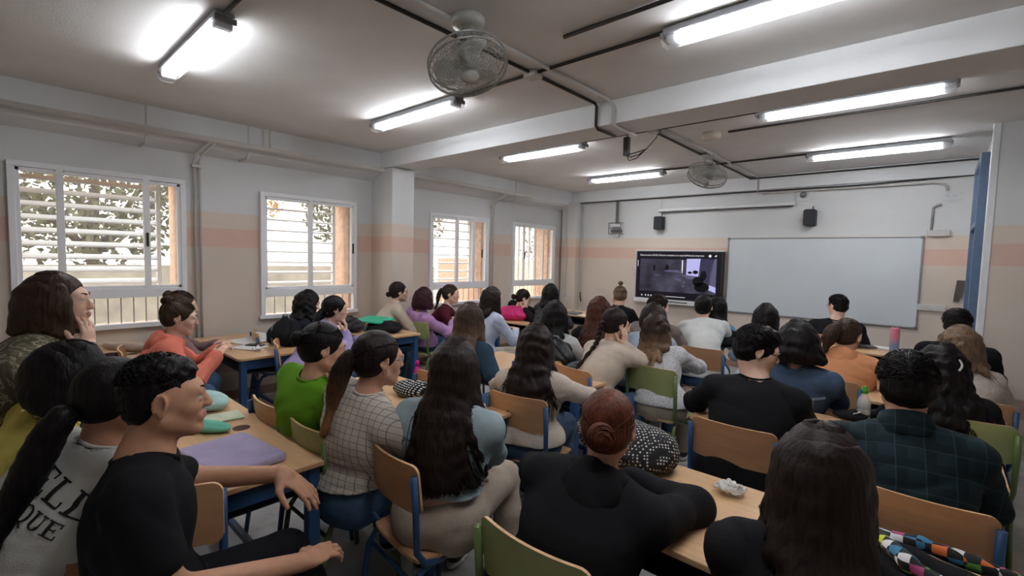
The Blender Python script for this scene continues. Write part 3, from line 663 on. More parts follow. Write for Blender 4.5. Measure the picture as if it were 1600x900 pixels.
def surf(D, lo, h):
    S = D < 0
    c = np.zeros(tuple(k - 1 for k in D.shape), np.uint8)
    offs = [(a, b, e) for a in (0, 1) for b in (0, 1) for e in (0, 1)]
    for o in offs: c += S[o[0]:D.shape[0] - 1 + o[0], o[1]:D.shape[1] - 1 + o[1], o[2]:D.shape[2] - 1 + o[2]]
    M = (c > 0) & (c < 8); I = np.argwhere(M)
    if len(I) == 0: return np.zeros((0, 3)), np.zeros((0, 4), int)
    idx = np.full(M.shape, -1, np.int64); idx[M] = np.arange(len(I))
    val = {o: D[I[:, 0] + o[0], I[:, 1] + o[1], I[:, 2] + o[2]] for o in offs}
    acc = np.zeros((len(I), 3)); cnt = np.zeros(len(I))
    for o in offs:
        for ax in range(3):
            if o[ax] == 0:
                o2 = list(o); o2[ax] = 1; a = val[o]; b = val[tuple(o2)]; m = (a < 0) != (b < 0)
                t = np.where(m, a / np.where(m, a - b, 1), 0)
                p = np.tile(np.array(o, float), (len(I), 1)); p[:, ax] += t; acc += p * m[:, None]; cnt += m
    v = lo + h * (I + acc / cnt[:, None]); Q = []
    for ax in range(3):
        b, e = [(1, 2), (2, 0), (0, 1)][ax]
        sa = [slice(None)] * 3; sb = [slice(None)] * 3; sa[ax] = slice(0, -1); sb[ax] = slice(1, None)
        A = S[tuple(sa)]; B = S[tuple(sb)]; E = np.argwhere(A != B)
        E = E[(E[:, b] > 0) & (E[:, e] > 0) & (E[:, b] < D.shape[b] - 1) & (E[:, e] < D.shape[e] - 1)]
        if len(E) == 0: continue
        def g(db, de):
            F = E.copy(); F[:, b] -= db; F[:, e] -= de; return idx[F[:, 0], F[:, 1], F[:, 2]]
        q = np.stack([g(1, 1), g(0, 1), g(0, 0), g(1, 0)], 1); ins = A[E[:, 0], E[:, 1], E[:, 2]]
        q[~ins] = q[~ins][:, ::-1]; Q.append(q)
    Q = np.concatenate(Q); Q = Q[(Q >= 0).all(1)]
    return v, Q
def ids_at(prims, P):
    best = np.full(len(P), 9.); out = np.zeros(len(P), int)
    for p in prims:
        if getattr(p, 'sub', False): continue
        m = ((P > p.lo - .03) & (P < p.hi + .03)).all(1)
        if not m.any(): continue
        d = p.d(P[m]); w_ = np.where(m)[0]; bt = d < best[w_]; best[w_[bt]] = d[bt]; out[w_[bt]] = p.id
    return out
def smesh(prims, h, clip=None, disp=None, ids=False, xf=None):
    D, lo, h = grid_eval(prims, h, clip, disp)
    v, q = surf(D, lo, h)
    fi = ids_at(prims, v[q].mean(1)) if ids and len(q) else np.zeros(len(q), int)
    if xf is not None: v = v @ xf[0].T + xf[1]
    return v, q, fi
def big_only(v, q, m):
    lab = np.arange(len(v))
    for _ in range(200):
        mn = lab[q].min(1); new = lab.copy(); np.minimum.at(new, q.ravel(), np.repeat(mn, 4)); new = new[new]
        if (new == lab).all(): break
        lab = new
    ql = lab[q[:, 0]]; ids, cnt = np.unique(ql, return_counts=True); k = np.isin(ql, ids[cnt > .05 * len(q)])
    return v, q[k], (m[k] if not np.isscalar(m) else m)
def mesh_obj(name, parts, mats, parent=None, smooth=True):
    """parts: list of (verts, quads, material index array) joined into one mesh"""
    vs, qs, ms = [], [], []; o = 0
    for v, q, mi in parts:
        vs.append(v); qs.append(q + o); ms.append(mi if not np.isscalar(mi) else np.full(len(q), mi)); o += len(v)
    v = np.concatenate(vs); q = np.concatenate(qs); mi = np.concatenate(ms)
    me = bpy.data.meshes.new(name); me.vertices.add(len(v)); me.vertices.foreach_set('co', v.astype(np.float32).ravel())
    me.loops.add(len(q) * 4); me.loops.foreach_set('vertex_index', q.astype(np.int32).ravel())
    me.polygons.add(len(q)); me.polygons.foreach_set('loop_start', np.arange(0, len(q) * 4, 4, dtype=np.int32))
    for m in mats: me.materials.append(m)
    me.polygons.foreach_set('material_index', mi.astype(np.int32)); me.polygons.foreach_set('use_smooth', np.ones(len(q), bool))
    me.update(calc_edges=True); me.validate()
    ob = bpy.data.objects.new(name, me); COL.objects.link(ob)
    if parent: ob.parent = parent
    return ob
def strands(G, r0, r1, nside=3):
    """G (n,m,3) polylines to thin tapering tubes"""
    n, m, _ = G.shape; T = np.gradient(G, axis=1); T /= np.linalg.norm(T, axis=2, keepdims=True) + 1e-9
    ref = np.array([.3, .9, .1]); s1 = np.cross(T, ref); s1 /= np.linalg.norm(s1, axis=2, keepdims=True) + 1e-9; s2 = np.cross(T, s1)
    rr = np.linspace(r0, r1, m)[None, :, None]
    ring = [G + rr * (math.cos(2 * PI * k / nside) * s1 + math.sin(2 * PI * k / nside) * s2) for k in range(nside)]
    v = np.stack(ring, 2).reshape(-1, 3)
    base = (np.arange(n)[:, None, None] * m + np.arange(m - 1)[None, :, None]) * nside; k = np.arange(nside)[None, None, :]; k2 = (k + 1) % nside
    q = np.stack([base + k, base + k2, base + nside + k2, base + nside + k], -1).reshape(-1, 4)
    return v, q, 0
# ------------------------------------------------------------------ people materials
def skinm(name, c):
    if name in MATS: return MATS[name]
    m = mat(name, c, .5, noise=.06, nscale=30, bump=.08, bscale=250, spec=.35)
    b = m.node_tree.nodes['Principled BSDF']; b.inputs['Subsurface Weight'].default_value = .06; b.inputs['Subsurface Radius'].default_value = (.02, .008, .004); return m
SKINS = {'light': rgb(222, 182, 160), 'mid': rgb(204, 156, 130), 'tan': rgb(190, 142, 114)}
LIPS = mat('lips', rgb(176, 118, 106), .45, noise=.05); EYEW = mat('eye_white', rgb(188, 178, 170), .35, noise=0); BROW = mat('eyebrow', rgb(46, 34, 28), .8, noise=.2); IRIS = mat('iris', rgb(40, 26, 18), .15, noise=0)
def hairmat(name, c, tip=None, z0=.9, z1=.6):
    key = 'hair_' + name
    if key in MATS: return MATS[key]
    m, nt, b = nodemat(key); N = nt.nodes; L = nt.links
    t = N.new('ShaderNodeTexCoord'); mp = N.new('ShaderNodeMapping'); mp.inputs['Scale'].default_value = (90, 90, 6); L.new(t.outputs['Object'], mp.inputs[0])
    n = N.new('ShaderNodeTexNoise'); n.inputs['Scale'].default_value = 1; n.inputs['Detail'].default_value = 3; L.new(mp.outputs[0], n.inputs[0])
    r = N.new('ShaderNodeValToRGB'); L.new(n.outputs[0], r.inputs[0]); r.color_ramp.elements[0].position = .3; r.color_ramp.elements[1].position = .75
    r.color_ramp.elements[0].color = (*[x * .55 for x in c], 1); r.color_ramp.elements[1].color = (*[x * 1.5 for x in c], 1)
    out = r.outputs[0]
    if tip:
        s = N.new('ShaderNodeSeparateXYZ'); L.new(t.outputs['Object'], s.inputs[0])
        mr = N.new('ShaderNodeMapRange'); mr.inputs['From Min'].default_value = z0; mr.inputs['From Max'].default_value = z1; L.new(s.outputs[2], mr.inputs[0])
        r2 = N.new('ShaderNodeValToRGB'); L.new(n.outputs[0], r2.inputs[0]); r2.color_ramp.elements[0].position = .3; r2.color_ramp.elements[1].position = .75
        r2.color_ramp.elements[0].color = (*[x * .6 for x in tip], 1); r2.color_ramp.elements[1].color = (*[min(1, x * 1.4) for x in tip], 1)
        mx = N.new('ShaderNodeMix'); mx.data_type = 'RGBA'; L.new(mr.outputs[0], mx.inputs[0]); L.new(out, mx.inputs[6]); L.new(r2.outputs[0], mx.inputs[7]); out = mx.outputs[2]
    L.new(out, b.inputs['Base Color']); b.inputs['Roughness'].default_value = .46; b.inputs['Specular IOR Level'].default_value = .16
    bp = N.new('ShaderNodeBump'); bp.inputs['Strength'].default_value = .6; bp.inputs['Distance'].default_value = .006; L.new(n.outputs[0], bp.inputs['Height']); L.new(bp.outputs[0], b.inputs['Normal'])
    MATS[key] = m; return m
def gridcloth(name, base, line, step, width, line2=None, step2=None, rough=.85):
    if name in MATS: return MATS[name]
    m, nt, b = nodemat(name); N = nt.nodes; L = nt.links
    t = N.new('ShaderNodeTexCoord')
    nn = N.new('ShaderNodeTexNoise'); nn.inputs['Scale'].default_value = 5; L.new(t.outputs['Object'], nn.inputs[0])
    vm = N.new('ShaderNodeVectorMath'); vm.operation = 'SCALE'; vm.inputs['Scale'].default_value = .02; L.new(nn.outputs['Color'], vm.inputs[0])
    va = N.new('ShaderNodeVectorMath'); L.new(t.outputs['Object'], va.inputs[0]); L.new(vm.outputs[0], va.inputs[1])
    s = N.new('ShaderNodeSeparateXYZ'); L.new(va.outputs[0], s.inputs[0])
    def lines(o, st, wd):
        a = N.new('ShaderNodeMath'); a.operation = 'ADD'; a.inputs[1].default_value = 10; L.new(o, a.inputs[0])
        x = N.new('ShaderNodeMath'); x.operation = 'MODULO'; x.inputs[1].default_value = st; L.new(a.outputs[0], x.inputs[0])
        y = N.new('ShaderNodeMath'); y.operation = 'LESS_THAN'; y.inputs[1].default_value = wd; L.new(x.outputs[0], y.inputs[0]); return y.outputs[0]
    def mx_(a, b_):
        y = N.new('ShaderNodeMath'); y.operation = 'MAXIMUM'; L.new(a, y.inputs[0]); L.new(b_, y.inputs[1]); return y.outputs[0]
    dg = N.new('ShaderNodeMath'); dg.operation = 'ADD'; L.new(s.outputs[2], dg.inputs[0]); hy = N.new('ShaderNodeMath'); hy.operation = 'MULTIPLY'; hy.inputs[1].default_value = .45; L.new(s.outputs[1], hy.inputs[0]); L.new(hy.outputs[0], dg.inputs[1])
    f = mx_(lines(s.outputs[0], step, width), lines(dg.outputs[0], step, width))
    mx = N.new('ShaderNodeMix'); mx.data_type = 'RGBA'; mx.inputs[6].default_value = (*base, 1); mx.inputs[7].default_value = (*line, 1); L.new(f, mx.inputs[0]); out = mx.outputs[2]
    if line2:
        f2 = mx_(lines(s.outputs[0], step2[0], step2[1]), lines(dg.outputs[0], step2[0], step2[1]))
        h = N.new('ShaderNodeMath'); h.operation = 'MULTIPLY'; h.inputs[1].default_value = .5; L.new(f2, h.inputs[0])
        m2 = N.new('ShaderNodeMix'); m2.data_type = 'RGBA'; L.new(h.outputs[0], m2.inputs[0]); L.new(out, m2.inputs[6]); m2.inputs[7].default_value = (*line2, 1); out = m2.outputs[2]
    L.new(out, b.inputs['Base Color']); b.inputs['Roughness'].default_value = rough; b.inputs['Specular IOR Level'].default_value = .2
    n2 = N.new('ShaderNodeTexNoise'); n2.inputs['Scale'].default_value = 300; L.new(t.outputs['Object'], n2.inputs[0]); bp = N.new('ShaderNodeBump'); bp.inputs['Strength'].default_value = .2; bp.inputs['Distance'].default_value = .003; L.new(n2.outputs[0], bp.inputs['Height']); L.new(bp.outputs[0], b.inputs['Normal'])
    MATS[name] = m; return m
def cloth(name, c, noise=.08, nscale=12, bump=.25, bscale=220): return mat('cloth_' + name, c, .9, noise=noise, nscale=nscale, bump=bump, bscale=bscale, spec=.15)
def denim(name, c): return mat('denim_' + name, c, .85, noise=.28, nscale=7, bump=.35, bscale=260, spec=.2)
RUB = mat('shoe_rubber', rgb(205, 203, 198), .6); SHO = mat('shoe_dark', rgb(40, 38, 40), .6); LENS = mat('spectacle_frame', rgb(40, 34, 34), .3); LENSW = mat('clear_spectacle_frame', rgb(210, 205, 205), .25)
EARR = mat('gold_earring', rgb(200, 180, 140), .25, metal=1)
# ------------------------------------------------------------------ body pieces
def head_prims(fem=True, male_brow=False):
    j = .94 if fem else 1.0; P = []
    P += [Ell((0, -.018, .032), (.074, .094, .086), k=.02), Ell((0, .02, .0), (.066, .072, .085), k=.03), Ell((0, .03, -.052), (.052 * j, .056, .06), k=.03)]
    P += [Cone((-.05 * j, .0, -.055), (-.012, .066, -.094), .020, .017, .03), Cone((.05 * j, .0, -.055), (.012, .066, -.094), .020, .017, .03)]
    P += [Ell((0, .078, -.094), (.020, .016, .017), k=.02), Ell((-.036, .062, -.018), (.022, .02, .02), k=.03), Ell((.036, .062, -.018), (.022, .02, .02), k=.03)]
    P += [Ell((0, .078, .030), (.050, .014, .012 if fem else .014), k=.03)]
    P += [Ell((-.031, .104, .010), (.019, .016, .013), k=.016, sub=True), Ell((.031, .104, .010), (.019, .016, .013), k=.016, sub=True)]
    P += [Cone((0, .088, .020), (0, .111, -.020), .0075, .0105, .012), Ell((0, .106, -.026), (.016, .011, .009), k=.008)]
    P += [Ell((0, .086, -.057), (.030, .014, .020), k=.014)]
    P += [Ell((0, .0985, -.050), (.022, .007, .0055), k=.004, id=1), Ell((0, .098, -.060), (.019, .008, .0065), k=.004, id=1)]
    P += [Cone((-.020, .0985, .0), (-.020, .0985, .0), .001, .001, 0)] if False else []
    for s in (-1, 1):
        P += [Ell((s * .031, .080, .010), (.0135, .0125, .0125), k=0, id=2), Ell((s * .031, .0885, .0095), (.0055, .0045, .0055), k=0, id=4)]
        P += [Ell((s * .031, .084, .0205), (.018, .0125, .0085), k=.004), Ell((s * .031, .0835, -.0005), (.016, .0105, .006), k=.005)]
        R = rotm(s * -.25, .12, s * -.1); c0 = V3(s * .077, -.008, .002)
        P += [Ell(tuple(c0), (.008, .017, .029), R=R, k=.010)]
        ang = np.linspace(-.9, 3.9, 11); hp = [c0 + R @ V3(s * .007, .0155 * math.cos(a) * 1.0 + 0, .028 * math.sin(a)) for a in ang]
        P += [Cone(hp[i_], hp[i_ + 1], .0042, .0042, .004) for i_ in range(10)]
        P += [Ell(tuple(c0 + R @ V3(s * .009, .002, -.002)), (.006, .0085, .014), R=R, k=.005, sub=True), Ell(tuple(c0 + R @ V3(s * .004, .006, -.027)), (.0065, .0085, .010), R=R, k=.006)]
    return P
def brow_parts():
    G = []
    for s in (-1, 1):
        G.append([(s * (.013 + .036 * t), .0970 - .021 * t * t, .033 + .006 * math.sin(t * 2.4)) for t in np.linspace(0, 1, 6)])
    v, q, _ = strands(np.array(G, float), .0042, .0022, 6)
    L_ = [[(s * (.019 + .025 * t), .0915 - .009 * (2 * t - .7) ** 2, .0095 + .0062 * math.sin(PI * t)) for t in np.linspace(0, 1, 8)] for s in (-1, 1)]
    v2, q2, _ = strands(np.array(L_, float), .0013, .0011, 5)
    return np.concatenate([v, v2]), np.concatenate([q, q2 + len(v)]), 3
def hand_prims(side, curl=.35, spread=.12):
    """hand frame: x across (thumb at -side*x), y towards fingertips, z = back of hand"""
    P = [Ell((0, .045, 0), (.040, .052, .0135), k=.01), Cone((0, -.012, 0), (0, .02, 0), .026, .026, .02, F=np.eye(3), flat=.75)]
    th = -side
    Ls = [(.042, .024, .020), (.046, .028, .021), (.043, .026, .020), (.034, .020, .018)]
    for k, (xo, L) in enumerate(zip((.027, .009, -.009, -.026), Ls)):
        x = th * xo; p = V3(x, .082 - .006 * abs(k - 1.2), .0); a = 0.; sp = th * (xo / .03) * spread; r = (.0090, .0094, .0088, .0078)[k]
        for j in range(3):
            a += curl * (.7, 1.0, .8)[j]; d = V3(math.sin(sp) * math.cos(a), math.cos(sp) * math.cos(a), -math.sin(a)); q = p + d * L[j]
            P.append(Cone(p, q, r * (1 - .08 * j), r * (.94 - .1 * j), .006, id=5 if False else 0)); p = q
        P.append(Ell(tuple(p + V3(0, -.004, r * .55)), (.005, .006, .003), k=.001, id=6))
    p0 = V3(th * .026, .012, -.006); p1 = p0 + V3(th * .030, .026, -.012); p2 = p1 + V3(th * .012, .030, -.008 - .01 * curl); p3 = p2 + V3(th * .002, .024, -.006 - .02 * curl)
    P += [Cone(p0, p1, .017, .012, .014), Cone(p1, p2, .0115, .0100, .006), Cone(p2, p3, .0100, .0078, .005)]
    return P
def ik(S, W, l1, l2, pole):
    S = np.asarray(S, float); W = np.asarray(W, float); d = W - S; L = np.linalg.norm(d); mx = (l1 + l2) * .995
    if L > mx: W = S + d / L * mx; d = W - S; L = mx
    a = (l1 * l1 - l2 * l2 + L * L) / (2 * L); hgt = math.sqrt(max(0, l1 * l1 - a * a)); u = d / L
    p = np.asarray(pole, float); p = p - u * (p @ u); p = nz(p); return S + u * a + p * hgt, W
def foldfn(amp, seed):
    g = np.random.default_rng(seed); ph = g.uniform(0, 6, 8)
    def f(P):
        x, y, z = P[:, 0], P[:, 1], P[:, 2]
        w1 = .6 * np.sin(9 * x + ph[0] + 3 * np.sin(6 * z + ph[1])) + .5 * np.sin(11 * y + ph[2])
        a = np.sin(13 * z + 7 * x * np.sin(ph[3]) + 2.2 * w1 + ph[4]); b = np.sin(17 * (x + .5 * z) + 2.5 * w1 + ph[5]); c = np.sin(27 * (z - .4 * x + .3 * y) + 3 * w1 + ph[6])
        m = .5 + .5 * np.sin(5 * x + 7 * z + ph[7])
        return amp * 1.25 * ((1 - np.abs(a)) ** 1.6 * .8 * m + (1 - np.abs(b)) ** 2 * .9 * (1 - m) + .45 * (1 - np.abs(c)) ** 2 * m - .3)
    return f
class Person: pass
HC = dict(black=rgb(20, 16, 17), dark=rgb(36, 26, 23), brown=rgb(58, 44, 34), auburn=rgb(74, 40, 30), red=rgb(88, 46, 30), light=rgb(104, 84, 66), plum=rgb(52, 22, 30), balay=rgb(52, 38, 32))
TIP = dict(balay=rgb(142, 112, 86), pony=rgb(134, 92, 58), lightb=rgb(128, 106, 86))
def person(head, yaw=0, hyaw=None, hpitch=.12, hroll=0, fem=True, skin='light', hair=('long',), hc='dark', tip=None, tipz=(.95, .65), top='tee', topm=None, bottom=None, shoe=None,
           armR='desk', armL='desk', lean=None, side=0, scale=1., h=.012, hood=False, collar=False, glasses=None, sleeves='long', label='', curlR=.35, curlL=.35, legs=None, hipz=.53, cuff=True, sh=None, loose=1., earring=False, amp=1., seed=None, hem=None, root=None):
    hx, hy, hz = head; seed = seed if seed is not None else int(abs(hx * 1000) + abs(hy * 777)) % 9999
    g = np.random.default_rng(seed)
    yaw = math.radians(yaw); hyaw = yaw if hyaw is None else math.radians(hyaw)
    sc = scale * (1. if fem else 1.06)
    Nz = hz - .175 * sc; v = Nz - hipz; TL = .47 * sc
    if lean is None: lean = math.sqrt(max(.0, TL * TL - v * v)) if v < TL else .03
    c, s = math.cos(yaw), math.sin(yaw)
    hf = .05
    if root is not None:
        dx_, dy_ = hx - root[0], hy - root[1]; side = c * dx_ + s * dy_; lean = -s * dx_ + c * dy_ - hf
    off = (side, lean + hf)
    rootx = hx - (c * off[0] - s * off[1]); rooty = hy - (s * off[0] + c * off[1])
    r = empty('person', (rootx, rooty, 0), yaw, label=label, cat='person')
    def dL(q): return V3(c * q[0] + s * q[1], -s * q[0] + c * q[1], q[2])
    def toL(q): return dL((q[0] - rootx, q[1] - rooty, q[2]))
    Hc = V3(side, lean + hf, hz); N = V3(side * .85, lean, Nz); P0 = V3(0, 0, hipz)
    HM = rotm(hyaw - yaw, hpitch, hroll)
    u = nz(N - P0); rt = V3(1, 0, 0); fw = nz(np.cross(u, rt)); fw = np.cross(u, rt); F = np.stack([rt, nz(np.cross(u, rt)), u], 1)
    F = np.stack([nz(np.cross(F[:, 1], u)), F[:, 1], u], 1)
    if F[1, 1] < 0: F[:, 1] *= -1; F[:, 0] = np.cross(F[:, 1], F[:, 2])
    fwd = F[:, 1]
    M = (P0 + N) / 2 - fwd * .035 * (1 if lean > .1 else .3); Cc = N - u * .15 - fwd * .005
    sw = (sh or (.165 if fem else .195)) * scale
    fat = (1.0 if fem else 1.12) * loose
    T = [Cone(P0 + V3(-.06, 0, .02), P0 + V3(.06, 0, .02), .118 * fat, .118 * fat, .04, F=F, flat=.9), Cone(P0 + u * .05, M, .128 * fat, .118 * fat, .05, F=F, flat=.75),
         Cone(M, Cc, .118 * fat, .135 * fat, .05, F=F, flat=.72), Cone(Cc - F[:, 0] * .035, Cc + F[:, 0] * .035, .125 * fat, .125 * fat, .05, F=F, flat=.74)]
    if fem: T += [Ell(tuple(Cc + fwd * .075 - u * .03 + F[:, 0] * k), (.058, .05, .055), k=.04) for k in (-.065, .065)]
    SL = N - u * .052 - F[:, 0] * sw - fwd * .0; SR = N - u * .052 + F[:, 0] * sw - fwd * .0
    T += [Cone(SL + F[:, 0] * .02, SR - F[:, 0] * .02, .052 * sc, .052 * sc, .05), Cone(N + u * .01, SL + u * .012, .046, .038, .05), Cone(N + u * .01, SR + u * .012, .046, .038, .05)]
    ar = (1. if fem else 1.10) * scale
    l1, l2 = .275 * sc, .245 * sc
    def arm(S, side_, mode, curl):
        pole = V3(side_ * .7, -.25, -.8)
        chin = Hc + HM @ V3(side_ * .02, .085, -.13)
        hd = None; hn = V3(0, 0, 1)
        if mode == 'desk': W = V3(side * .8 + side_ * .10, max(lean + .30, .30), .795); pole = V3(side_ * .75, -.3, -.6)
        elif mode == 'deskwide': W = V3(side * .8 + side_ * .06, lean + .24, .795); pole = V3(side_ * 1.6, -.1, -.2)
        elif mode == 'lap': W = V3(side_ * .09, .27, hipz + .10); pole = V3(side_ * .8, -.5, -.4)
        elif mode == 'chin': W = Hc + HM @ V3(side_ * .04, .10, -.205); hd = nz(HM @ V3(-side_ * .12, .05, 1)); hn = nz(HM @ V3(side_ * .4, .9, .1)); pole = V3(side_ * .4, .4, -1.)
        elif mode == 'cheek': W = Hc + HM @ V3(side_ * .095, .05, -.14); hd = nz(HM @ V3(-side_ * .1, -.1, 1)); hn = nz(HM @ V3(side_ * 1, .3, 0)); pole = V3(side_ * .6, .3, -1.)
        elif mode == 'down': W = V3(side_ * .26, .05, hipz + .02)
        elif mode[0] == 'e': W = toL(mode[2])
        elif mode[0] == 'w':
            W = toL(mode[1])
            if len(mode) > 2 and mode[2] is not None: hd = nz(dL(mode[2]))
            if len(mode) > 3 and mode[3] is not None: hn = nz(dL(mode[3]))
            if len(mode) > 4: pole = dL(mode[4])
        else:
            W = V3(*mode[0])
            if len(mode) > 1 and mode[1] is not None: hd = nz(V3(*mode[1]))
            if len(mode) > 2 and mode[2] is not None: hn = nz(V3(*mode[2]))
            if len(mode) > 3: pole = V3(*mode[3])
        if mode[0] == 'e': E = toL(mode[1]); W = toL(mode[2]); hd = nz(dL(mode[3])); hn = nz(dL(mode[4]))
        else: E, W = ik(S, W, l1, l2, pole)
        if hd is None: hd = nz(W - E)
        z = hn - hd * (hn @ hd); z = nz(z); x = np.cross(hd, z)
        return E, W, np.stack([x, hd, z], 1), curl
    A = {}
    for side_, S, mode, curl in ((-1, SL, armL, curlL), (1, SR, armR, curlR)): A[side_] = (S,) + arm(S, side_, mode, curl)
    def armprims(dr, upto=2., k=.03):
        out = []
        for side_ in (-1, 1):
            S, E, W, HMx, cu = A[side_]
            e2 = E if upto > 1 else S + (E - S) * upto
            out.append(Cone(S, e2, .048 * ar + dr, (.040 if upto > 1 else .046) * ar + dr * (1.0 if upto > 1 else 1.25), k))
            if upto > 1:
                w2 = E + (W - E) * min(1, upto - 1)
                out.append(Cone(E, w2, .040 * ar + dr, .0265 * ar * (1 if upto >= 2 else 1.1) + dr, k))
        return out
    # legs
    lz = hipz - .0; K = {}; LEG = []
    def legset(dr):
        out = []
        for side_ in (-1, 1):
            if legs and legs.get(side_): kn, an = map(toL, legs[side_])
            else: kn = V3(side_ * .13, .40 * sc, lz - .01); an = V3(side_ * .13, .36 * sc, .09)
            K[side_] = (kn, an); f_ = 1 if fem else 1.05
            out += [Cone(P0 + V3(side_ * .085, .02, -.01), kn, .083 * f_ + dr, .058 * f_ + dr, .04), Cone(kn, kn + (an - kn) * .35, .056 * f_ + dr, .054 * f_ + dr, .03), Cone(kn + (an - kn) * .35, an, .054 * f_ + dr, .036 + dr * 1.3, .03)]
        return out
    Lp = legset(0)
    sk = skinm('skin_' + skin, SKINS[skin])
    # ---- body: head, neck, torso, limbs, hands, one mesh
    HP = head_prims(fem)
    Nh = (N - Hc) @ HM; nr = (.048 if fem else .060)
    HP += [Cone((0, -.022, -.055), tuple(Nh + V3(0, 0, .02)), nr, nr * 1.12, .03), Cone(tuple(Nh + V3(0, 0, .02)), tuple((N - u * .03 - Hc) @ HM), nr * 1.12, .047, .03)]
    hv = smesh(HP, .0040 if h < .0086 else (.0052 if h < .011 else .0072), ids=True, xf=(HM, Hc))
    parts = [hv]; bv, bq, bm_ = brow_parts(); parts.append((bv @ HM.T + Hc, bq, 3))
    shrink = [Cone(p.a, p.b, p.r1 - .008, p.r2 - .008, p.k, F=p.F, flat=p.flat) if isinstance(p, Cone) else Ell(p.c, p.r - .008, k=p.k) for p in T]
    parts.append(smesh(shrink + [Cone(p.a, p.b, p.r1 - .006, p.r2 - .006, p.k) for p in Lp], .022))
    parts.append(smesh(armprims(0), h if sleeves != 'long' else .014))
    for side_ in (-1, 1):
        S, E, W, HMx, cu = A[side_]
        parts.append(smesh(hand_prims(side_, cu), .0042 if h < .012 else .0052, ids=True, xf=(HMx * (.97 if fem else 1.06), W)))
    parts = [(a, b, (np.where(m == 6, 0, m) if not np.isscalar(m) else m)) for a, b, m in parts]
    body = mesh_obj('body', parts, [sk, LIPS, EYEW, BROW, IRIS], r)
    # ---- trousers and shoes
    bmt = bottom or denim('mid', rgb(72, 92, 122))
    tp = legset(.012) + [Cone(P0 + V3(-.06, -.0, .0), P0 + V3(.06, -.0, .0), .128 * fat, .128 * fat, .04, F=F, flat=.95)]
    mesh_obj('trousers', [smesh(tp, max(h * 1.2, .013), disp=foldfn(.006, seed + 3))], [bmt], r)
    for side_ in (-1, 1):
        kn, an = K[side_]; fd = V3(0, 1, 0)
        sp = [Ell(tuple(V3(an[0], an[1] + .035, .055)), (.042, .075, .045), k=.02), Ell(tuple(V3(an[0], an[1] + .11, .040)), (.045, .075, .034), k=.03), Cone(an + V3(0, 0, .0), V3(an[0], an[1], .07), .042, .045, .02)]
        sol = [Ell((an[0], an[1] + .07, .018), (.050, .135, .018), k=.01)]
        mesh_obj('shoe', [smesh(sp, .013), smesh(sol, .013)[:2] + (1,)], [shoe or SHO, RUB], r)
    # ---- upper garment
    dr = .013 * loose + (.006 if hood else 0)
    up = {'long': 1.93, 'short': .62, 'half': 1.15}[sleeves]
    Tg = [Cone(p.a, p.b, p.r1 + dr * .8, p.r2 + dr * .8, p.k, F=p.F, flat=p.flat) if isinstance(p, Cone) else Ell(p.c, p.r + dr * .5, k=p.k) for p in T]
    G = Tg + armprims(dr, up, .035) + [Cone(P0 + V3(-.07, 0, .0), P0 + V3(.07, 0, .0), .142 * fat, .142 * fat, .05, F=F, flat=.98)]
    hz0 = (hem if hem is not None else hipz - (.03 if hood or not fem else -.02))
    clip = [lambda P: (hz0 - P[:, 2]) + .3 * np.clip(P[:, 1] - .1, 0, 1)]
    nk = N + u * .035; nrr = nr * (1.35 if not hood else 1.25)
    # neckline opening
    clip.append(lambda P: -(np.sqrt((((P - nk) - np.outer((P - nk) @ u, u)) ** 2).sum(1)) - nrr) * (1. * (((P - nk) @ u) > -.05)) - 5. * (((P - nk) @ u) <= -.05))
    f0 = foldfn(.009 * amp, seed); fd_ = lambda P: f0(P) * np.clip(np.sqrt(((P - N) ** 2).sum(1)) / .09 - .9, 0, 1)
    gp = [smesh(G, h, clip=clip, disp=fd_)]
    tm = topm
    shirt = mesh_obj({'tee': 't_shirt', 'hoodie': 'hoodie', 'shirt': 'shirt', 'jacket': 'jacket', 'sweater': 'sweater'}[top], gp, [tm], r)
    # collar or hood
    def ring(rad, tube, zoff, tilt=.0, n=24, wob=0):
        pts = []
        for k in range(n + 1):
            a = 2 * PI * k / n; q = nk + u * (zoff - (tilt * math.sin(a))) + F[:, 0] * rad * math.cos(a) + fwd * rad * math.sin(a) * .95; pts.append(q)
        return pts
    rg = np.array([ring(nr * 1.22, 0, .0, tilt=.022)]); t_ = .0065 if not collar else .011
    if collar:
        cv = []; Fq = []; nn = 28
        for i, (rr, zz) in enumerate(((nr * 1.25, .035), (nr * 1.34, .045), (nr * 1.60, .0), (nr * 1.78, -.04), (nr * 1.5, -.05))):
            for k in range(nn):
                a = 2 * PI * k / nn; gap = max(0, math.sin(a)) ** 8; q = nk + u * (zz - .035 * gap - .02 * math.sin(a)) + F[:, 0] * rr * math.cos(a) + fwd * rr * math.sin(a) * .95; cv.append(q)
        for i in range(4):
            for k in range(nn): Fq.append((i * nn + k, i * nn + (k + 1) % nn, (i + 1) * nn + (k + 1) % nn, (i + 1) * nn + k))
        mesh_obj('collar', [(np.array(cv), np.array(Fq), 0)], [tm], r)
    elif hood:
        bk = -fwd
        q0 = nk - u * .01
        HPp = []
        pts = [q0 + F[:, 0] * math.cos(a) * .085 + fwd * (math.sin(a) * .075) - u * (.012 + .02 * math.sin(a)) for a in np.linspace(-.2 - PI, .2, 14)]
        for a_, b_ in zip(pts[:-1], pts[1:]): HPp.append(Cone(a_, b_, .024, .024, .02))
        HPp += [Ell(tuple(q0 + bk * .095 - u * .055), (.098, .042, .075), R=F, k=.04), Ell(tuple(q0 + bk * .10 - u * .105), (.055, .03, .05), R=F, k=.04), Ell(tuple(q0 + bk * .055 + u * .015), (.06, .03, .03), R=F, k=.012, sub=True)]
        mesh_obj('hood', [smesh(HPp, min(h, .01), disp=foldfn(.008, seed + 9))], [tm], r)
    else:
        pts = []
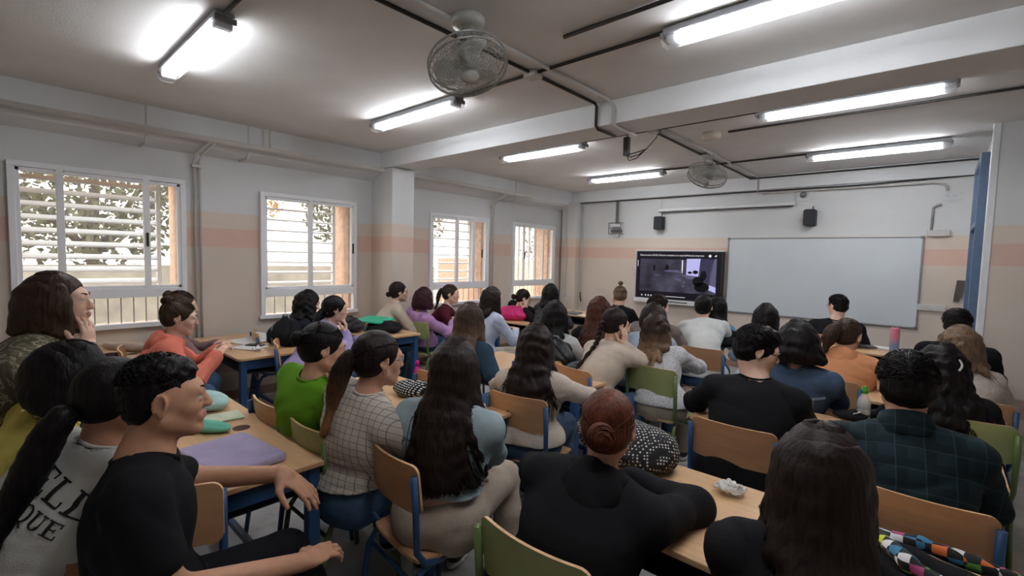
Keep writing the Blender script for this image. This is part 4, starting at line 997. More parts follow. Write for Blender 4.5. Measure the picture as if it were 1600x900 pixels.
        for a in np.linspace(0, 2 * PI, 31):
            q0_ = nk + F[:, 0] * nrr * 1.0 * math.cos(a) + fwd * nrr * math.sin(a); ts = np.linspace(.08, -.12, 41); dd = sdf_at(G, q0_ + ts[:, None] * u); i_ = np.argmax(dd < .0) if (dd < 0).any() else 20
            pts.append(q0_ + u * (ts[i_] - .001))
        pts = np.array(pts)
        for _ in range(3): pts[1:-1] = .5 * pts[1:-1] + .25 * (pts[:-2] + pts[2:])
        pts[0] = pts[-1] = (pts[1] + pts[-2]) / 2
        mesh_obj('neckband', [strands(pts[None], .0065, .0065, 8)], [tm], r)
    if sleeves == 'long' and cuff:
        cf = []
        for side_ in (-1, 1):
            S, E, W, HMx, cu = A[side_]; d_ = nz(W - E); p_ = W - (W - E) * .04
            cf.append(smesh([Cone(p_ - d_ * .02, p_ + d_ * .012, .032 * ar + dr * .6, .031 * ar + dr * .5, 0)], .008))
        for q_ in cf: mesh_obj('cuff', [q_], [tm], r)
    # ---- hair
    hm = hairmat(hc + (tip or '') + (str(tipz) if tip else ''), HC[hc], TIP.get(tip) if tip else None, *tipz)
    make_hair(r, hair, hm, HM, Hc, h, G, g, fem)
    if glasses:
        gm_ = LENSW if glasses == 'clear' else LENS; gl = []
        for s_ in (-1, 1):
            gl.append([(s_ * .033 + .024 * math.cos(a), .101 - .012 * abs(math.cos(a)) * (1 if s_ * math.cos(a) > 0 else 0), .008 + .020 * math.sin(a)) for a in np.linspace(0, 2 * PI, 20)])
        a1 = strands(np.array(gl, float), .0019, .0019, 6)
        a2 = strands(np.array([[(s_ * (.056 + .022 * t), .092 - .10 * t, .014 - .012 * t * t) for t in np.linspace(0, 1, 20)] for s_ in (-1, 1)] + [[(-.01 + .02 * t, .104, .012) for t in np.linspace(0, 1, 20)]], float), .0018, .0018, 5)
        mesh_obj('glasses', [(a @ HM.T + Hc, b_, 0) for a, b_, _ in (a1, a2)], [gm_], r)
    if earring:
        for s_ in (-1, 1):
            a1 = strands(np.array([[(s_ * .080, -.002 + .009 * math.cos(a), -.042 + .010 * math.sin(a)) for a in np.linspace(0, 2 * PI, 14)]], float), .0014, .0014, 5)
            mesh_obj('earring', [(a1[0] @ HM.T + Hc, a1[1], 0)], [EARR], r)
    o = Person(); o.root = r; o.HM = HM; o.Hc = Hc; o.N = N; o.u = u; o.F = F; o.G = G; o.shirt = shirt; o.A = A; o.h = h; o.disp = fd_; return o
def clumps(amp, f, seed):
    g = np.random.default_rng(seed); p = g.uniform(0, 6, 6)
    return lambda P: amp * (np.sin(f * P[:, 0] + p[0] + 2 * np.sin(f * .6 * P[:, 2] + p[1])) * np.sin(f * P[:, 1] + p[2] + 2 * np.sin(f * .5 * P[:, 0] + p[3])) * .6 + .5 * np.sin(f * 1.3 * P[:, 2] + p[4] + 1.7 * np.sin(f * .8 * P[:, 1] + p[5])))
def make_hair(r, hair, hm, HM, Hc, h, G, g, fem):
    kind = hair[0]; o = hair[1] if len(hair) > 1 else {}
    th = o.get('th', .014); hh = min(h, .008)
    cap = [Ell((0, -.020, .034), (.074 + th, .093 + th, .086 + th), k=.02), Ell((0, -.045, -.02), (.066 + th * .7, .058 + th * .8, .062), k=.03)]
    face = [Ell((0, .095, -.045), (.070, .062, .112), k=.02, sub=True), Ell((0, .05, -.12), (.10, .12, .075), k=.02, sub=True)]
    # temples stay covered, ears free unless long
    nape = o.get('nape', -.078)
    clip = [lambda P: (nape - P[:, 2])]
    fr = o.get('fringe', 0)
    if kind in ('short', 'curlytop'):
        face += [Ell((s * .088, -.004, -.012), (.022, .019, .036), k=.008, sub=True) for s in (-1, 1)]
        cap2 = list(cap)
        if kind == 'curlytop':
            face += [Ell((s * .078, .030, .012), (.022, .030, .032), k=.01, sub=True) for s in (-1, 1)]
            cap = [Ell((0, -.018, .036), (.0775, .098, .091), k=.02), Ell((0, -.045, -.02), (.064, .058, .058), k=.03), Ell((0, -.008, .088), (.070, .088, .050), k=.02)]
        else: cap += [Ell((0, .012, .085 + th * .5), (.062, .085, .045), k=.03)]
        parts = [big_only(*smesh(cap + face, hh * .8, clip=clip, disp=clumps(.0035 if kind == 'short' else .004, 150 if kind == 'curlytop' else 90, 3), xf=(HM, Hc)))]
        # short surface locks
        n = int(o.get('n', 500)); th_ = g.uniform(0, 2 * PI, n); ph = np.arccos(g.uniform(-.1, 1, n)); R0 = .004
        d = np.stack([np.sin(ph) * np.cos(th_), np.sin(ph) * np.sin(th_), np.cos(ph)], 1); base = d * np.array([.076 + th, .095 + th, .088 + th]) * .98 + np.array([0, -.018, .036])
        keep = ~((base[:, 1] > .045) & (base[:, 2] < .062)) & ~((np.abs(base[:, 0]) > .06) & (base[:, 2] < .03) & (base[:, 1] > -.03)); base = base[keep]; d = d[keep]
        tang = np.cross(d, g.normal(size=d.shape) if kind == 'curlytop' else np.cross(d, np.tile([0.15, 1., -.35], (len(d), 1)))); tang /= np.linalg.norm(tang, axis=1, keepdims=True) + 1e-9
        L_ = .011 if kind == 'curlytop' else .030
        if kind == 'curlytop': kp = (base[:, 2] > .055) & ~((base[:, 1] > .03) & (base[:, 2] < .09)); base = base[kp] * np.array([1, 1, 1.06]); tang = tang[kp]; d = d[kp]
        t = np.linspace(0, 1, 6)[None, :, None]; Gd = base[:, None, :] + tang[:, None, :] * t * L_ + d[:, None, :] * (.006 * np.sin(t * PI) + (.003 if kind == 'curlytop' else 0))
        v, q, _ = strands(Gd, .0028, .0008, 3); parts.append((v @ HM.T + Hc, q, 0))
        mesh_obj('hair', parts, [hm], r); return
    # crown hair combed over the skull
    if kind in ('bun', 'pony', 'braid', 'topbun', 'lowbun'):
        face += [Ell((s * .088, .0, -.022), (.020, .026, .036), k=.01, sub=True) for s in (-1, 1)]
    else:
        cap += [Ell((s * .062, -.012, -.02), (.026, .055, .07), k=.03) for s in (-1, 1)]; clip = [lambda P: (-.10 - P[:, 2])]
    if fr: cap += [Ell((0, .072, .055), (.055, .025, .03), k=.02)]
    parts = [big_only(*smesh(cap + face, hh, clip=clip, disp=clumps(.0016, 60, 5), xf=(HM, Hc)))]
    ell = np.array([.074 + th, .093 + th, .086 + th]); ec = np.array([0, -.020, .034])
    if kind in ('bun', 'pony', 'braid', 'topbun', 'lowbun'):
        tie = {'bun': (0, -.125, .035), 'pony': (0, -.120, .045), 'braid': (0.0, -.105, -.03), 'topbun': (0, -.06, .145), 'lowbun': (0, -.125, -.015)}[kind]
        tie = np.array(o.get('tie', tie), float)
        # strands from the hairline to the tie
        n = 150; a = g.uniform(0, 2 * PI, n); 
        rim = np.stack([np.cos(a) * .078, .0 + np.sin(a) * .085, np.where(np.sin(a) > .3, .095 - .02 * np.sin(a), np.where(np.sin(a) > -.4, .03, -.055))], 1)
        t = np.linspace(0, 1, 10)[None, :, None]; line = rim[:, None, :] * (1 - t) + tie * t
        dv = line - ec; k = np.linalg.norm(dv / ell, axis=2, keepdims=True); on = ec + dv / k * 1.015; line = np.where(t < .93, on, line)
        v, q, _ = strands(line, .0022, .0016, 3); parts.append((v @ HM.T + Hc, q, 0))
        if kind in ('bun', 'topbun', 'lowbun'):
            R_ = o.get('r', .038); bc = tie + nz(tie - ec) * R_ * .55
            ax = nz(tie - ec); sx_ = nz(np.cross(ax, [1, .2, .1])); sy_ = np.cross(ax, sx_)
            pr_ = [Ell(tuple(bc), (R_, R_ * .95, R_ * .85), k=.01)]
            parts.append(smesh(pr_, hh * .7, disp=clumps(.003, 120, 7), xf=(HM, Hc)))
            n = 60; t = np.linspace(0, 1, 14)[None, :]; a0 = g.uniform(0, 6.28, (n, 1)); e0 = g.uniform(-1.2, 1.2, (n, 1)); wr = a0 + t * 3.2
            rad = R_ * 1.04; el = e0 + .5 * np.sin(t * 3 + a0)
            L_ = bc + rad * (np.cos(el)[..., None] * (np.cos(wr)[..., None] * sx_ + np.sin(wr)[..., None] * sy_) + np.sin(el)[..., None] * ax * .85)
            v, q, _ = strands(L_, .0035, .002, 4); parts.append((v @ HM.T + Hc, q, 0))
            mesh_obj('hair', parts, [hm], r)
        else:
            mesh_obj('hair', parts, [hm], r)
            L = o.get('L', .36); W = Hc + HM @ tie; parts2 = []
            push = o.get('push', (0, -.02, 0)); n = 26; m_ = 14
            t = np.linspace(0, 1, m_)
            back = HM @ np.array([0, -1, 0]); 
            base = W + back * .0 + np.outer(np.sin(np.clip(t * 2.2, 0, 1) * PI / 2) * .045, back) + np.outer(-(t ** 1.3) * L, [0, 0, 1.]) + np.outer(t, push) 
            base[:, 2] += .02 * np.sin(np.clip(t * 3, 0, 1) * PI)
            base = settle(base[None], G, .022)[0]
            if kind == 'pony':
                wd = o.get('w', .032); pr_ = []
                rr = wd * (.5 + .9 * np.sin(np.clip(t * 1.15 + .12, 0, 1) * PI)) * .8 + .004
                for i in range(m_ - 1): pr_.append(Cone(base[i], base[i + 1], rr[i], rr[i + 1], .01))
                parts2.append(smesh(pr_, hh, disp=clumps(.002, 90, 4)))
                n = 140; a = g.uniform(0, 2 * PI, n); q_ = g.uniform(.7, 1.08, n)
                offs = np.stack([np.cos(a) * q_, np.sin(a) * q_ * .8, np.zeros(n)], 1)
                Gd = base[None] + offs[:, None, :] * rr[None, :, None] + .004 * np.sin(t * 14 + a[:, None])[..., None] * np.array([1, .3, 0]) * o.get('wave', .6)
                parts2.append(strands(Gd, .0026, .0009, 3))
            else:
                for k in range(3):
                    ph = 2 * PI * k / 3 + t[None] * L * 55
                    path = base + np.stack([np.cos(ph[0]) * .016 * (1 - .5 * t), np.sin(2 * ph[0]) * .009, 0 * t], 1)
                    pts = np.stack([np.interp(np.linspace(0, 1, 40), t, path[:, j]) for j in range(3)], 1)
                    ph = 2 * PI * k / 3 + np.linspace(0, 1, 40) * L * 50; b2 = np.stack([np.interp(np.linspace(0, 1, 40), t, base[:, j]) for j in range(3)], 1)
                    pts = b2 + np.stack([np.cos(ph) * .015 * np.linspace(1, .5, 40), np.sin(2 * ph) * .008, 0 * ph], 1)
                    pr_ = [Cone(pts[i], pts[i + 1], .014 * (1 - .5 * i / 40), .014 * (1 - .5 * (i + 1) / 40), .004) for i in range(39)]
                    parts2.append(smesh(pr_, .0045))
            mesh_obj({'pony': 'ponytail', 'braid': 'braid'}[kind], parts2, [hm], r)
            bt = strands(np.array([[tuple(W + back * .008 + (HM @ np.array([math.cos(a), 0, math.sin(a)])) * .019) for a in np.linspace(0, 2 * PI, 14)]]), .005, .005, 6)
            mesh_obj('hair_tie', [bt], [DARK], r)
        return
    # long hair falling over the back
    L = o.get('L', .45); wave = o.get('wave', .3); wid = o.get('w', 1.); rng_ = o.get('arc', 2.0); taper = o.get('taper', .25)
    def guide(a, layer, jit, L):
        # a: azimuth, 0 = straight back, +-pi/2 = over the ears
        m1, m2 = 7, 14
        e = ell * (1.0 + .10 * layer); z_end = -.3
        ph = np.linspace(.15, PI * .60, m1); dx, dy = math.sin(a), -math.cos(a)
        sk_ = np.stack([e[0] * np.sin(ph) * dx, e[1] * np.sin(ph) * dy, e[2] * np.cos(ph)], 1) + ec
        pl = Hc + sk_ @ HM.T
        last = pl[-1]; t = np.linspace(0, 1, m2 + 1)[1:]
        out = (HM @ np.array([dx, dy, 0])); out[2] = 0
        fall = last + np.outer(-t * L, [0, 0, 1.]) + np.outer(np.sin(t * PI * .5) * .018 * wid + 0 * t, out)
        ctr = Hc + HM @ np.array([0, -.06, 0]); pull = (t ** 1.5) * taper
        fall[:, 0] += (ctr[0] - fall[:, 0]) * pull
        fall += np.outer(np.sin(t * (8 + 3 * jit) + jit * 6) * .016 * wave * np.clip(t * 2, 0, 1), [1, .5, 0]) + np.outer(np.cos(t * (9 + 2 * jit) + jit * 9) * .012 * wave * np.clip(t * 2, 0, 1), [.2, 1, 0])
        return np.concatenate([pl, fall])
    parts2 = []
    coarse = np.array([guide(a, 0, (.5 + .5 * math.sin(a * 2.3)) if wave < .6 else g.uniform(), L * g.uniform(.93, 1.0)) for a in np.linspace(-rng_, rng_, 21)])
    coarse = settle(coarse, G, .018); m = coarse.shape[1]; pr_ = []
    rr = np.interp(np.arange(m), [0, 3, 7, m - 4, m - 1], [.003, .008, .017, .015 * (1 - .2 * taper), .004])
    if wave > 1: rr = rr * (1 + .12 * np.sin(np.arange(m) * 1.7))
    for cg in coarse:
        for i in range(3, m - 1): pr_.append(Cone(cg[i], cg[i + 1], rr[i], rr[i + 1], .022))
    inner = np.array([guide(a, -.35, g.uniform(), L * .93) for a in np.linspace(-rng_ * .8, rng_ * .8, 9)]); inner = settle(inner, G, .012)
    for cg in inner:
        for i in range(5, m - 2): pr_.append(Cone(cg[i], cg[i + 1], .02, .02, .014))
    parts2.append(smesh(pr_, max(hh, .007), disp=clumps(.0022 * (1 + wave), 70, 8)))
    n = int(o.get('n', 320) * (2.0 if h < .0099 else 1.1)); fine = np.array([guide(a, g.uniform(.0, .22) * (1 + .4 * wave), g.uniform(), L * g.uniform(.82, 1.06)) for a in g.uniform(-rng_ * 1.03, rng_ * 1.03, n)])
    fine = settle(fine, G, .026); parts2.append(strands(fine, .0024, .0008, 3))
    mesh_obj('hair', parts + parts2, [hm], r)
def settle(Gd, G, margin):
    Gd = settle1(Gd, G, margin)
    for _ in range(4): Gd[:, 2:-1] = .5 * Gd[:, 2:-1] + .25 * (Gd[:, 1:-2] + Gd[:, 3:])
    Gd = settle1(Gd, G, margin * .8)
    for _ in range(2): Gd[:, 2:-1] = .5 * Gd[:, 2:-1] + .25 * (Gd[:, 1:-2] + Gd[:, 3:])
    return Gd
def settle1(Gd, G, margin):
    """keep strands outside the clothed body"""
    sh = Gd.shape; P = Gd.reshape(-1, 3).copy(); e = .004
    near = [p for p in G]
    for _ in range(3):
        d = sdf_at(near, P); m = d < margin
        if not m.any(): break
        Q = P[m]; gx = np.stack([sdf_at(near, Q + np.eye(3)[i] * e) - sdf_at(near, Q - np.eye(3)[i] * e) for i in range(3)], 1); gx[:, 0] *= .35; gx /= np.linalg.norm(gx, axis=1, keepdims=True) + 1e-9
        P[m] = Q + gx * (margin - d[m])[:, None] * .9
    return P.reshape(sh)
# ------------------------------------------------------------------ the class: every person where the photo puts them
C_ = dict(
 white=cloth('white_fleece', rgb(206, 208, 206)), cream=cloth('cream_knit', rgb(206, 192, 178), bump=.5, bscale=120), creamj=cloth('cream_jacket', rgb(204, 188, 172)), black=cloth('black_fleece', rgb(27, 26, 29)), blackt=cloth('black_jersey', rgb(25, 25, 28), bump=.15),
 yellow=cloth('pale_yellow', rgb(196, 182, 96)), lime=cloth('lime', rgb(150, 190, 40)), green=cloth('bright_green', rgb(96, 148, 34)), orange=cloth('coral', rgb(206, 116, 98)), tan=cloth('tan_orange', rgb(190, 130, 92)), mauve=cloth('mauve', rgb(128, 104, 104)),
 lilac=cloth('lilac', rgb(160, 148, 190)), pinkl=cloth('pink_lilac', rgb(176, 136, 180)), beige=cloth('oatmeal', rgb(196, 180, 164)), maroon=cloth('maroon', rgb(78, 28, 40)), pale=cloth('pale_blue', rgb(188, 196, 218)), teal=cloth('deep_teal', rgb(50, 72, 90)),
 grey=cloth('stone_grey', rgb(112, 104, 102)), sky=cloth('sky_blue', rgb(100, 142, 172)), lightshirt=cloth('ice_blue', rgb(166, 180, 194)), speck=mat('cloth_speckled_white', rgb(200, 200, 204), .9, noise=.3, nscale=90, bump=.3), fluffy=cloth('fluffy_cream', rgb(190, 180, 168), bump=1.0, bscale=90), navy=cloth('navy_black', rgb(30, 32, 42)))
GRID = gridcloth('fine_check_shirt', rgb(198, 190, 178), rgb(128, 120, 112), .030, .0028)
PLAID = gridcloth('dark_green_plaid', rgb(28, 44, 50), rgb(58, 84, 92), .085, .0035, rgb(14, 20, 24), (.085, .036))
DL = denim('washed', rgb(158, 176, 182)); DD = denim('indigo', rgb(62, 80, 104)); DM = denim('mid', rgb(72, 98, 130)); JB = cloth('black_trousers', rgb(30, 29, 32)); LIN = cloth('stone_linen', rgb(168, 154, 140)); LW_ = cloth('off_white_trousers', rgb(196, 186, 172))
def camo():
    m, nt, b = nodemat('olive_pattern'); N = nt.nodes; L = nt.links
    t = N.new('ShaderNodeTexCoord'); n = N.new('ShaderNodeTexNoise'); n.inputs['Scale'].default_value = 6; n.inputs['Detail'].default_value = 7; n.inputs['Distortion'].default_value = 2.5; L.new(t.outputs['Object'], n.inputs[0])
    r = N.new('ShaderNodeValToRGB'); L.new(n.outputs[0], r.inputs[0]); E = r.color_ramp.elements
    E[0].position = .40; E[0].color = (*rgb(92, 88, 68), 1); E[1].position = .70; E[1].color = (*rgb(118, 112, 90), 1)
    for p, c in ((.495, rgb(112, 106, 84)), (.502, rgb(188, 182, 156)), (.56, rgb(84, 80, 60))): e = E.new(p); e.color = (*c, 1)
    L.new(r.outputs[0], b.inputs['Base Color']); b.inputs['Roughness'].default_value = .85; return m
CAMO = camo()
LB = 'long'
def HP(u, v, z): return tuple(at(u, v, 2, z))
# near left group
tee = person(HP(258, 624, 1.17), yaw=-16, hyaw=-14, hpitch=.02, fem=False, skin='tan', hair=('curlytop', dict(th=.006, n=900)), hc='black', topm=C_['blackt'], sleeves='short', bottom=cloth('black_jeans', rgb(26, 27, 32)), h=.008, loose=1.08, sh=.178,
  armL=('e', (-1.95, .46, .80), (-1.76, .71, .80), (.62, .45, -.42), (.2, .1, 1)), armR=('e', (-1.47, .30, .70), (-1.47, .66, .62), (-.15, .85, -.05), (.2, 0, 1)), curlL=.25, curlR=.5,
  legs={1: ((-1.38, .62, .52), (-1.30, .66, .09)), -1: ((-1.75, .72, .50), (-1.72, .90, .09))}, root=(-1.66, .27), label='man in black t-shirt with short curly dark hair, seen in profile at front left')
wht = person(HP(184, 622, 1.13), yaw=30, hyaw=14, hpitch=.25, hc='black', hair=('pony', dict(L=.50, w=.036, tie=(0, -.11, -.05), push=(-.06, -.10, 0))), skin='tan', top='sweater', topm=C_['white'], h=.009, loose=1.12, root=(-2.02, .02), armR='lap', armL='lap', label='woman in white sweatshirt with black lettering and a long black ponytail')
yel = person(HP(112, 590, 1.13), yaw=15, hyaw=-30, hpitch=.5, hc='black', hair=(LB, dict(L=.13, wave=.2, taper=.0, n=420, w=1.0, th=.018)), top='tee', sleeves='short', topm=C_['yellow'], h=.010, root=(-2.5, -.10), label='person in pale yellow top with straight black shoulder length hair, head bent forward')
grn = person((-3.12, -.13, 1.14), yaw=-5, hc='dark', hair=('lowbun', {}), top='tee', sleeves='short', topm=C_['lime'], h=.012, label='person in lime green top at the left edge, mostly out of view')
camo_ = person(HP(92, 472, 1.38), yaw=-14, hyaw=-22, hpitch=.0, hc='brown', hair=(LB, dict(L=.15, wave=.4, taper=.35, arc=2.2, n=340, w=.6)), tip='lightb', tipz=(1.30, 1.12), top='shirt', topm=CAMO, bottom=JB, hipz=.66, loose=1.25, armR='chin', armL='desk', h=.009, legs={1: ((-2.75, .55, .62), (-2.75, .50, .10)), -1: ((-3.05, .55, .62), (-3.05, .50, .10))}, root=(-2.95, -.10), sh=.19, label='woman in olive patterned blouse with long brown hair, resting chin on her hand')
org = person((-4.03, .92, 1.13), yaw=-12, hyaw=-18, hpitch=.22, hc='brown', hair=('bun', dict(tie=(0, -.085, .095), r=.036)), top='hoodie', hood=True, topm=C_['orange'], bottom=DM, armR=((.16, .46, .86),), armL=((-.08, .48, .86),), curlL=.6, curlR=.6, h=.010, loose=1.1, label='woman in coral hoodie with a bun, typing by the nearest window')
beo = person((-4.66, 1.08, 1.145), yaw=-10, hyaw=-10, hc='brown', hair=('bun', dict(tie=(0, -.09, .08), r=.034)), topm=C_['mauve'], top='sweater', h=.013, label='person in mauve top partly hidden behind the woman in coral hoodie')
gsw = person(HP(505, 545, 1.14), yaw=4, hyaw=-14, hpitch=.25, hc='black', hair=('bun', dict(tie=(0, -.115, .03), r=.034)), skin='mid', topm=C_['green'], top='sweater', armR='chin', armL='desk', loose=1.3, h=.009, root=(-2.42, 1.12), curlR=.8, sh=.185, label='woman in bright green sweatshirt with a dark bun, hand at her mouth')
pld = person(HP(592, 562, 1.15), yaw=6, hyaw=-10, hpitch=.1, hc='dark', hair=('pony', dict(L=.33, w=.034, tie=(0, -.115, .01), push=(-.05, -.04, 0))), tip='pony', tipz=(1.12, .86), skin='mid', top='shirt', topm=GRID, collar=False, bottom=DM, glasses='clear', earring=True, loose=1.2, sh=.185, h=.0085, armR='desk', armL='desk', root=(-1.98, 1.08), hem=.60, label='woman in fine checked beige shirt with ombre ponytail and clear glasses')
den = person(HP(712, 574, 1.14), yaw=26, hyaw=36, hpitch=.12, hc='dark', hair=(LB, dict(L=.50, wave=.25, taper=.35, n=520, arc=1.75, th=.013)), top='jacket', topm=DL, bottom=LIN, loose=1.15, sh=.18, h=.0085, hem=.66, armR='chin', armL='desk', legs={1: ((-1.56, 1.72, .52), (-1.45, 1.66, .09)), -1: ((-1.78, 1.66, .52), (-1.80, 1.60, .09))}, root=(-1.50, 1.24), label='woman in washed denim jacket with very long dark brown hair')
# window side, rows 2 and 3
lil = person(HP(524, 484, 1.10), yaw=-22, hyaw=-18, hpitch=.1, hc='black', hair=('pony', dict(L=.3, w=.034, tie=(0, -.10, -.03), push=(.02, 0, 0))), top='hoodie', hood=True, topm=C_['lilac'], armR='chin', armL='desk', h=.012, loose=1.15, curlR=.8, label='person in pale lilac hoodie with black tied hair, elbow on the desk')
crl = person((-4.86, 2.24, 1.09), yaw=-12, hyaw=-10, hpitch=.3, hc='black', hair=(LB, dict(L=.28, wave=1.6, taper=-.1, n=420, th=.022)), topm=C_['navy'], top='sweater', h=.013, label='person with wavy black hair leaning on the desk below the second window')
bei = person((-4.93, 3.40, 1.16), yaw=-12, hyaw=-22, hc='dark', hpitch=.0, hair=('lowbun', dict(tie=(0, -.115, -.02), r=.03)), glasses='dark', topm=C_['beige'], top='shirt', collar=True, h=.013, scale=1.08, loose=1.12, label='woman in oatmeal jacket with a low bun and dark glasses by the pilaster')
pk2 = person(HP(664, 466, 1.10), yaw=-6, hc='plum', hair=(LB, dict(L=.13, wave=.1, taper=.0, th=.018)), top='hoodie', hood=True, topm=C_['pinkl'], h=.013, scale=1.05, loose=1.0, root=(-4.74, 3.64), label='person in pinkish lilac hoodie with plum bobbed hair on a green chair')
mar = person((-4.72, 4.06, 1.12), yaw=-50, hyaw=-52, hc='brown', hpitch=.05, hair=('pony', dict(L=.28, w=.022)), topm=C_['maroon'], top='sweater', h=.014, label='woman in maroon sweatshirt with reddish tied hair before the third window')
lbl = person((-3.62, 3.72, 1.165), yaw=-8, hyaw=-16, hc='dark', hair=(LB, dict(L=.30, wave=.4)), topm=C_['pale'], top='sweater', bottom=LW_, h=.013, legs={1: ((-3.30, 3.98, .52), (-3.15, 4.1, .09)), -1: ((-3.6, 4.1, .52), (-3.6, 4.1, .09))}, label='woman in pale blue knit and off-white trousers with long dark hair')
bk1 = person(HP(818, 466, 1.04), yaw=-25, hyaw=-40, hpitch=.3, hc='dark', hair=('lowbun', {}), topm=C_['black'], top='sweater', armR='cheek', h=.014, root=(-4.72, 5.45), label='woman in black leaning her cheek on her hand beside the magenta bag')
bk2 = person((-3.98, 5.25, 1.14), yaw=-4, hc='black', hair=(LB, dict(L=.26, wave=.2)), top='jacket', topm=mat('cloth_black_white_print', rgb(50, 48, 52), .9, noise=.9, nscale=22), h=.014, label='person with long black hair in a black and white printed jacket near the farthest window')
# middle block
tea = person(HP(735, 500, 1.15), yaw=15, hc='brown', hair=(LB, dict(L=.34, wave=.1, taper=.1, n=420)), tip='lightb', tipz=(1.18, .9), topm=C_['teal'], sleeves='short', skin='light', armR=('w', (-2.06, 2.50, .80), (.5, .8, 0)), h=.011, hyaw=20, label='person in dark teal t-shirt with long straight light brown hair')
knt = person(HP(838, 538, 1.10), yaw=22, hc='dark', hair=(LB, dict(L=.36, wave=1.3, taper=.0, arc=2.1, n=520)), topm=C_['cream'], top='sweater', bottom=DD, armR='deskwide', armL='deskwide', h=.0095, loose=1.1, root=(-1.76, 2.14), hyaw=26, label='woman in cream knit sweater with long wavy dark hair leaning on the desk')
lbk = person((-2.43, 3.27, 1.125), yaw=20, hc='black', hair=(LB, dict(L=.52, wave=.05, taper=-.05, n=420, th=.018)), topm=C_['white'], top='sweater', h=.012, hyaw=20, label='person with very long straight black hair behind the cream knit sweater')
aub = person((-2.28, 3.74, 1.155), yaw=18, hc='auburn', hair=(LB, dict(L=.38, wave=.7, taper=-.05, n=420)), topm=C_['black'], top='sweater', h=.012, hyaw=18, label='woman with long wavy auburn hair and black top')
tbn = person((-3.12, 5.62, 1.145), yaw=14, hyaw=34, hpitch=.3, hc='light', hair=('topbun', dict(r=.03)), skin='light', topm=C_['blackt'], sleeves='half', armL='cheek', h=.012, label='woman in black t-shirt with a high top bun, face in her hand')
wbr = person((-1.85, 3.28, 1.115), yaw=-12, hyaw=-24, hpitch=.2, hc='dark', hair=('braid', dict(L=.36, tie=(.0, -.105, .0))), topm=C_['creamj'], top='jacket', armR='cheek', h=.011, loose=1.15, label='woman in cream jacket with one long dark braid')
bal = person(HP(1025, 514, 1.075), yaw=16, hc='balay', hair=(LB, dict(L=.34, wave=.9, taper=-.15, arc=2.1, n=520, th=.016)), tip='balay', tipz=(1.08, .84), topm=C_['speck'], top='sweater', bottom=LIN, armR='deskwide', armL='deskwide', h=.010, root=(-1.50, 3.40), hyaw=18, label='woman in speckled white sweater with long two-tone balayage hair on a green chair')
gr1 = person((-2.14, 4.66, 1.135), yaw=0, hyaw=-30, fem=False, hc='dark', hair=('short', {}), skin='light', topm=C_['grey'], top='sweater', h=.013, label='person in stone grey top with short dark hair just below the screen')
bhd = person((-1.86, 3.98, 1.12), yaw=0, hc='dark', hair=(LB, dict(L=.12, wave=.2)), topm=C_['lightshirt'], top='shirt', collar=True, h=.013, label='person in ice blue shirt with dark hair, between the grey top and the balayage hair')
gcl = person(HP(1099, 480, 1.14), yaw=12, fem=True, hc='black', hair=('lowbun', dict(r=.02, tie=(0, -.11, -.05))), skin='light', topm=C_['white'], top='sweater', loose=1.2, h=.012, sh=.185, root=(-1.62, 4.56), hyaw=12, label='person in white sweatshirt with dark collar band and tied black hair')
blt = person((-1.80, 5.42, 1.12), yaw=12, hyaw=-10, hroll=.2, hc='black', hair=(LB, dict(L=.34, wave=.1)), topm=C_['sky'], sleeves='short', loose=1.15, h=.013, side=.1, label='person in sky blue t-shirt with long black hair below the screen')
# door side
tsh = person(HP(1183, 548, 1.15), yaw=14, hyaw=-62, hpitch=.28, fem=False, hc='black', hair=('short', dict(th=.017, n=700)), skin='light', topm=C_['blackt'], sleeves='half', glasses='dark', bottom=JB, armL='deskwide', armR='desk', loose=1.12, h=.0085, root=(-.67, 2.55), label='man in loose black t-shirt with glasses, looking down at the desk')
dns = person(HP(1246, 535, 1.13), yaw=8, hc='black', hair=(LB, dict(L=.12, wave=1.3, th=.026, taper=-.2, n=420)), top='jacket', topm=DD, loose=1.2, h=.010, sh=.19, root=(-.66, 3.50), label='person in indigo denim shirt with thick black shoulder length hair')
orh = person(HP(1325, 524, 1.09), yaw=-6, hyaw=-22, hpitch=.15, hc='brown', hair=('pony', dict(L=.20, w=.042, tie=(-.02, -.115, .035), push=(-.05, 0, 0), wave=2)), top='hoodie', hood=True, topm=C_['tan'], loose=1.25, h=.010, sh=.185, label='woman in tan orange hoodie with a messy brown ponytail')
frm = person((-.86, 6.70, 1.145), yaw=4, hyaw=52, fem=False, hc='black', hair=('short', {}), skin='light', topm=C_['blackt'], sleeves='short', glasses='dark', h=.012, scale=1.08, loose=1.1, armR='lap', armL='lap', lean=.1, label='man in black t-shirt and dark glasses at the whiteboard, farthest on the right')
frw = person((-1.18, 4.90, 1.12), yaw=6, hc='black', hair=(LB, dict(L=.18, wave=.1)), topm=C_['lightshirt'], top='shirt', h=.013, label='person with straight black hair just below the left half of the whiteboard')
plm = person(HP(1415, 603, 1.15), yaw=10, hyaw=14, hpitch=.1, fem=False, hc='black', hair=('short', dict(th=.020, n=800, nape=-.085)), skin='mid', top='shirt', topm=PLAID, collar=True, bottom=DD, loose=1.12, sh=.20, h=.0085, armL='desk', armR='desk', root=(-.02, 2.28), label='man in dark green plaid shirt with short black hair')
dkc = person(HP(1470, 575, 1.06), yaw=8, hc='black', hair=(LB, dict(L=.34, wave=1.9, th=.026, taper=-.15, arc=2.2, n=700, w=1.6)), topm=C_['black'], top='sweater', loose=1.1, h=.010, root=(.10, 3.50), label='woman with big curly black hair and a white hair clip on a green chair')
lcl = person((.135, 4.42, 1.095), yaw=6, hc='light', hair=(LB, dict(L=.24, wave=1.5, th=.024, taper=-.2, n=520)), topm=C_['fluffy'], top='sweater', loose=1.2, h=.011, label='person with curly light brown hair in a fluffy cream sweater by the wall')
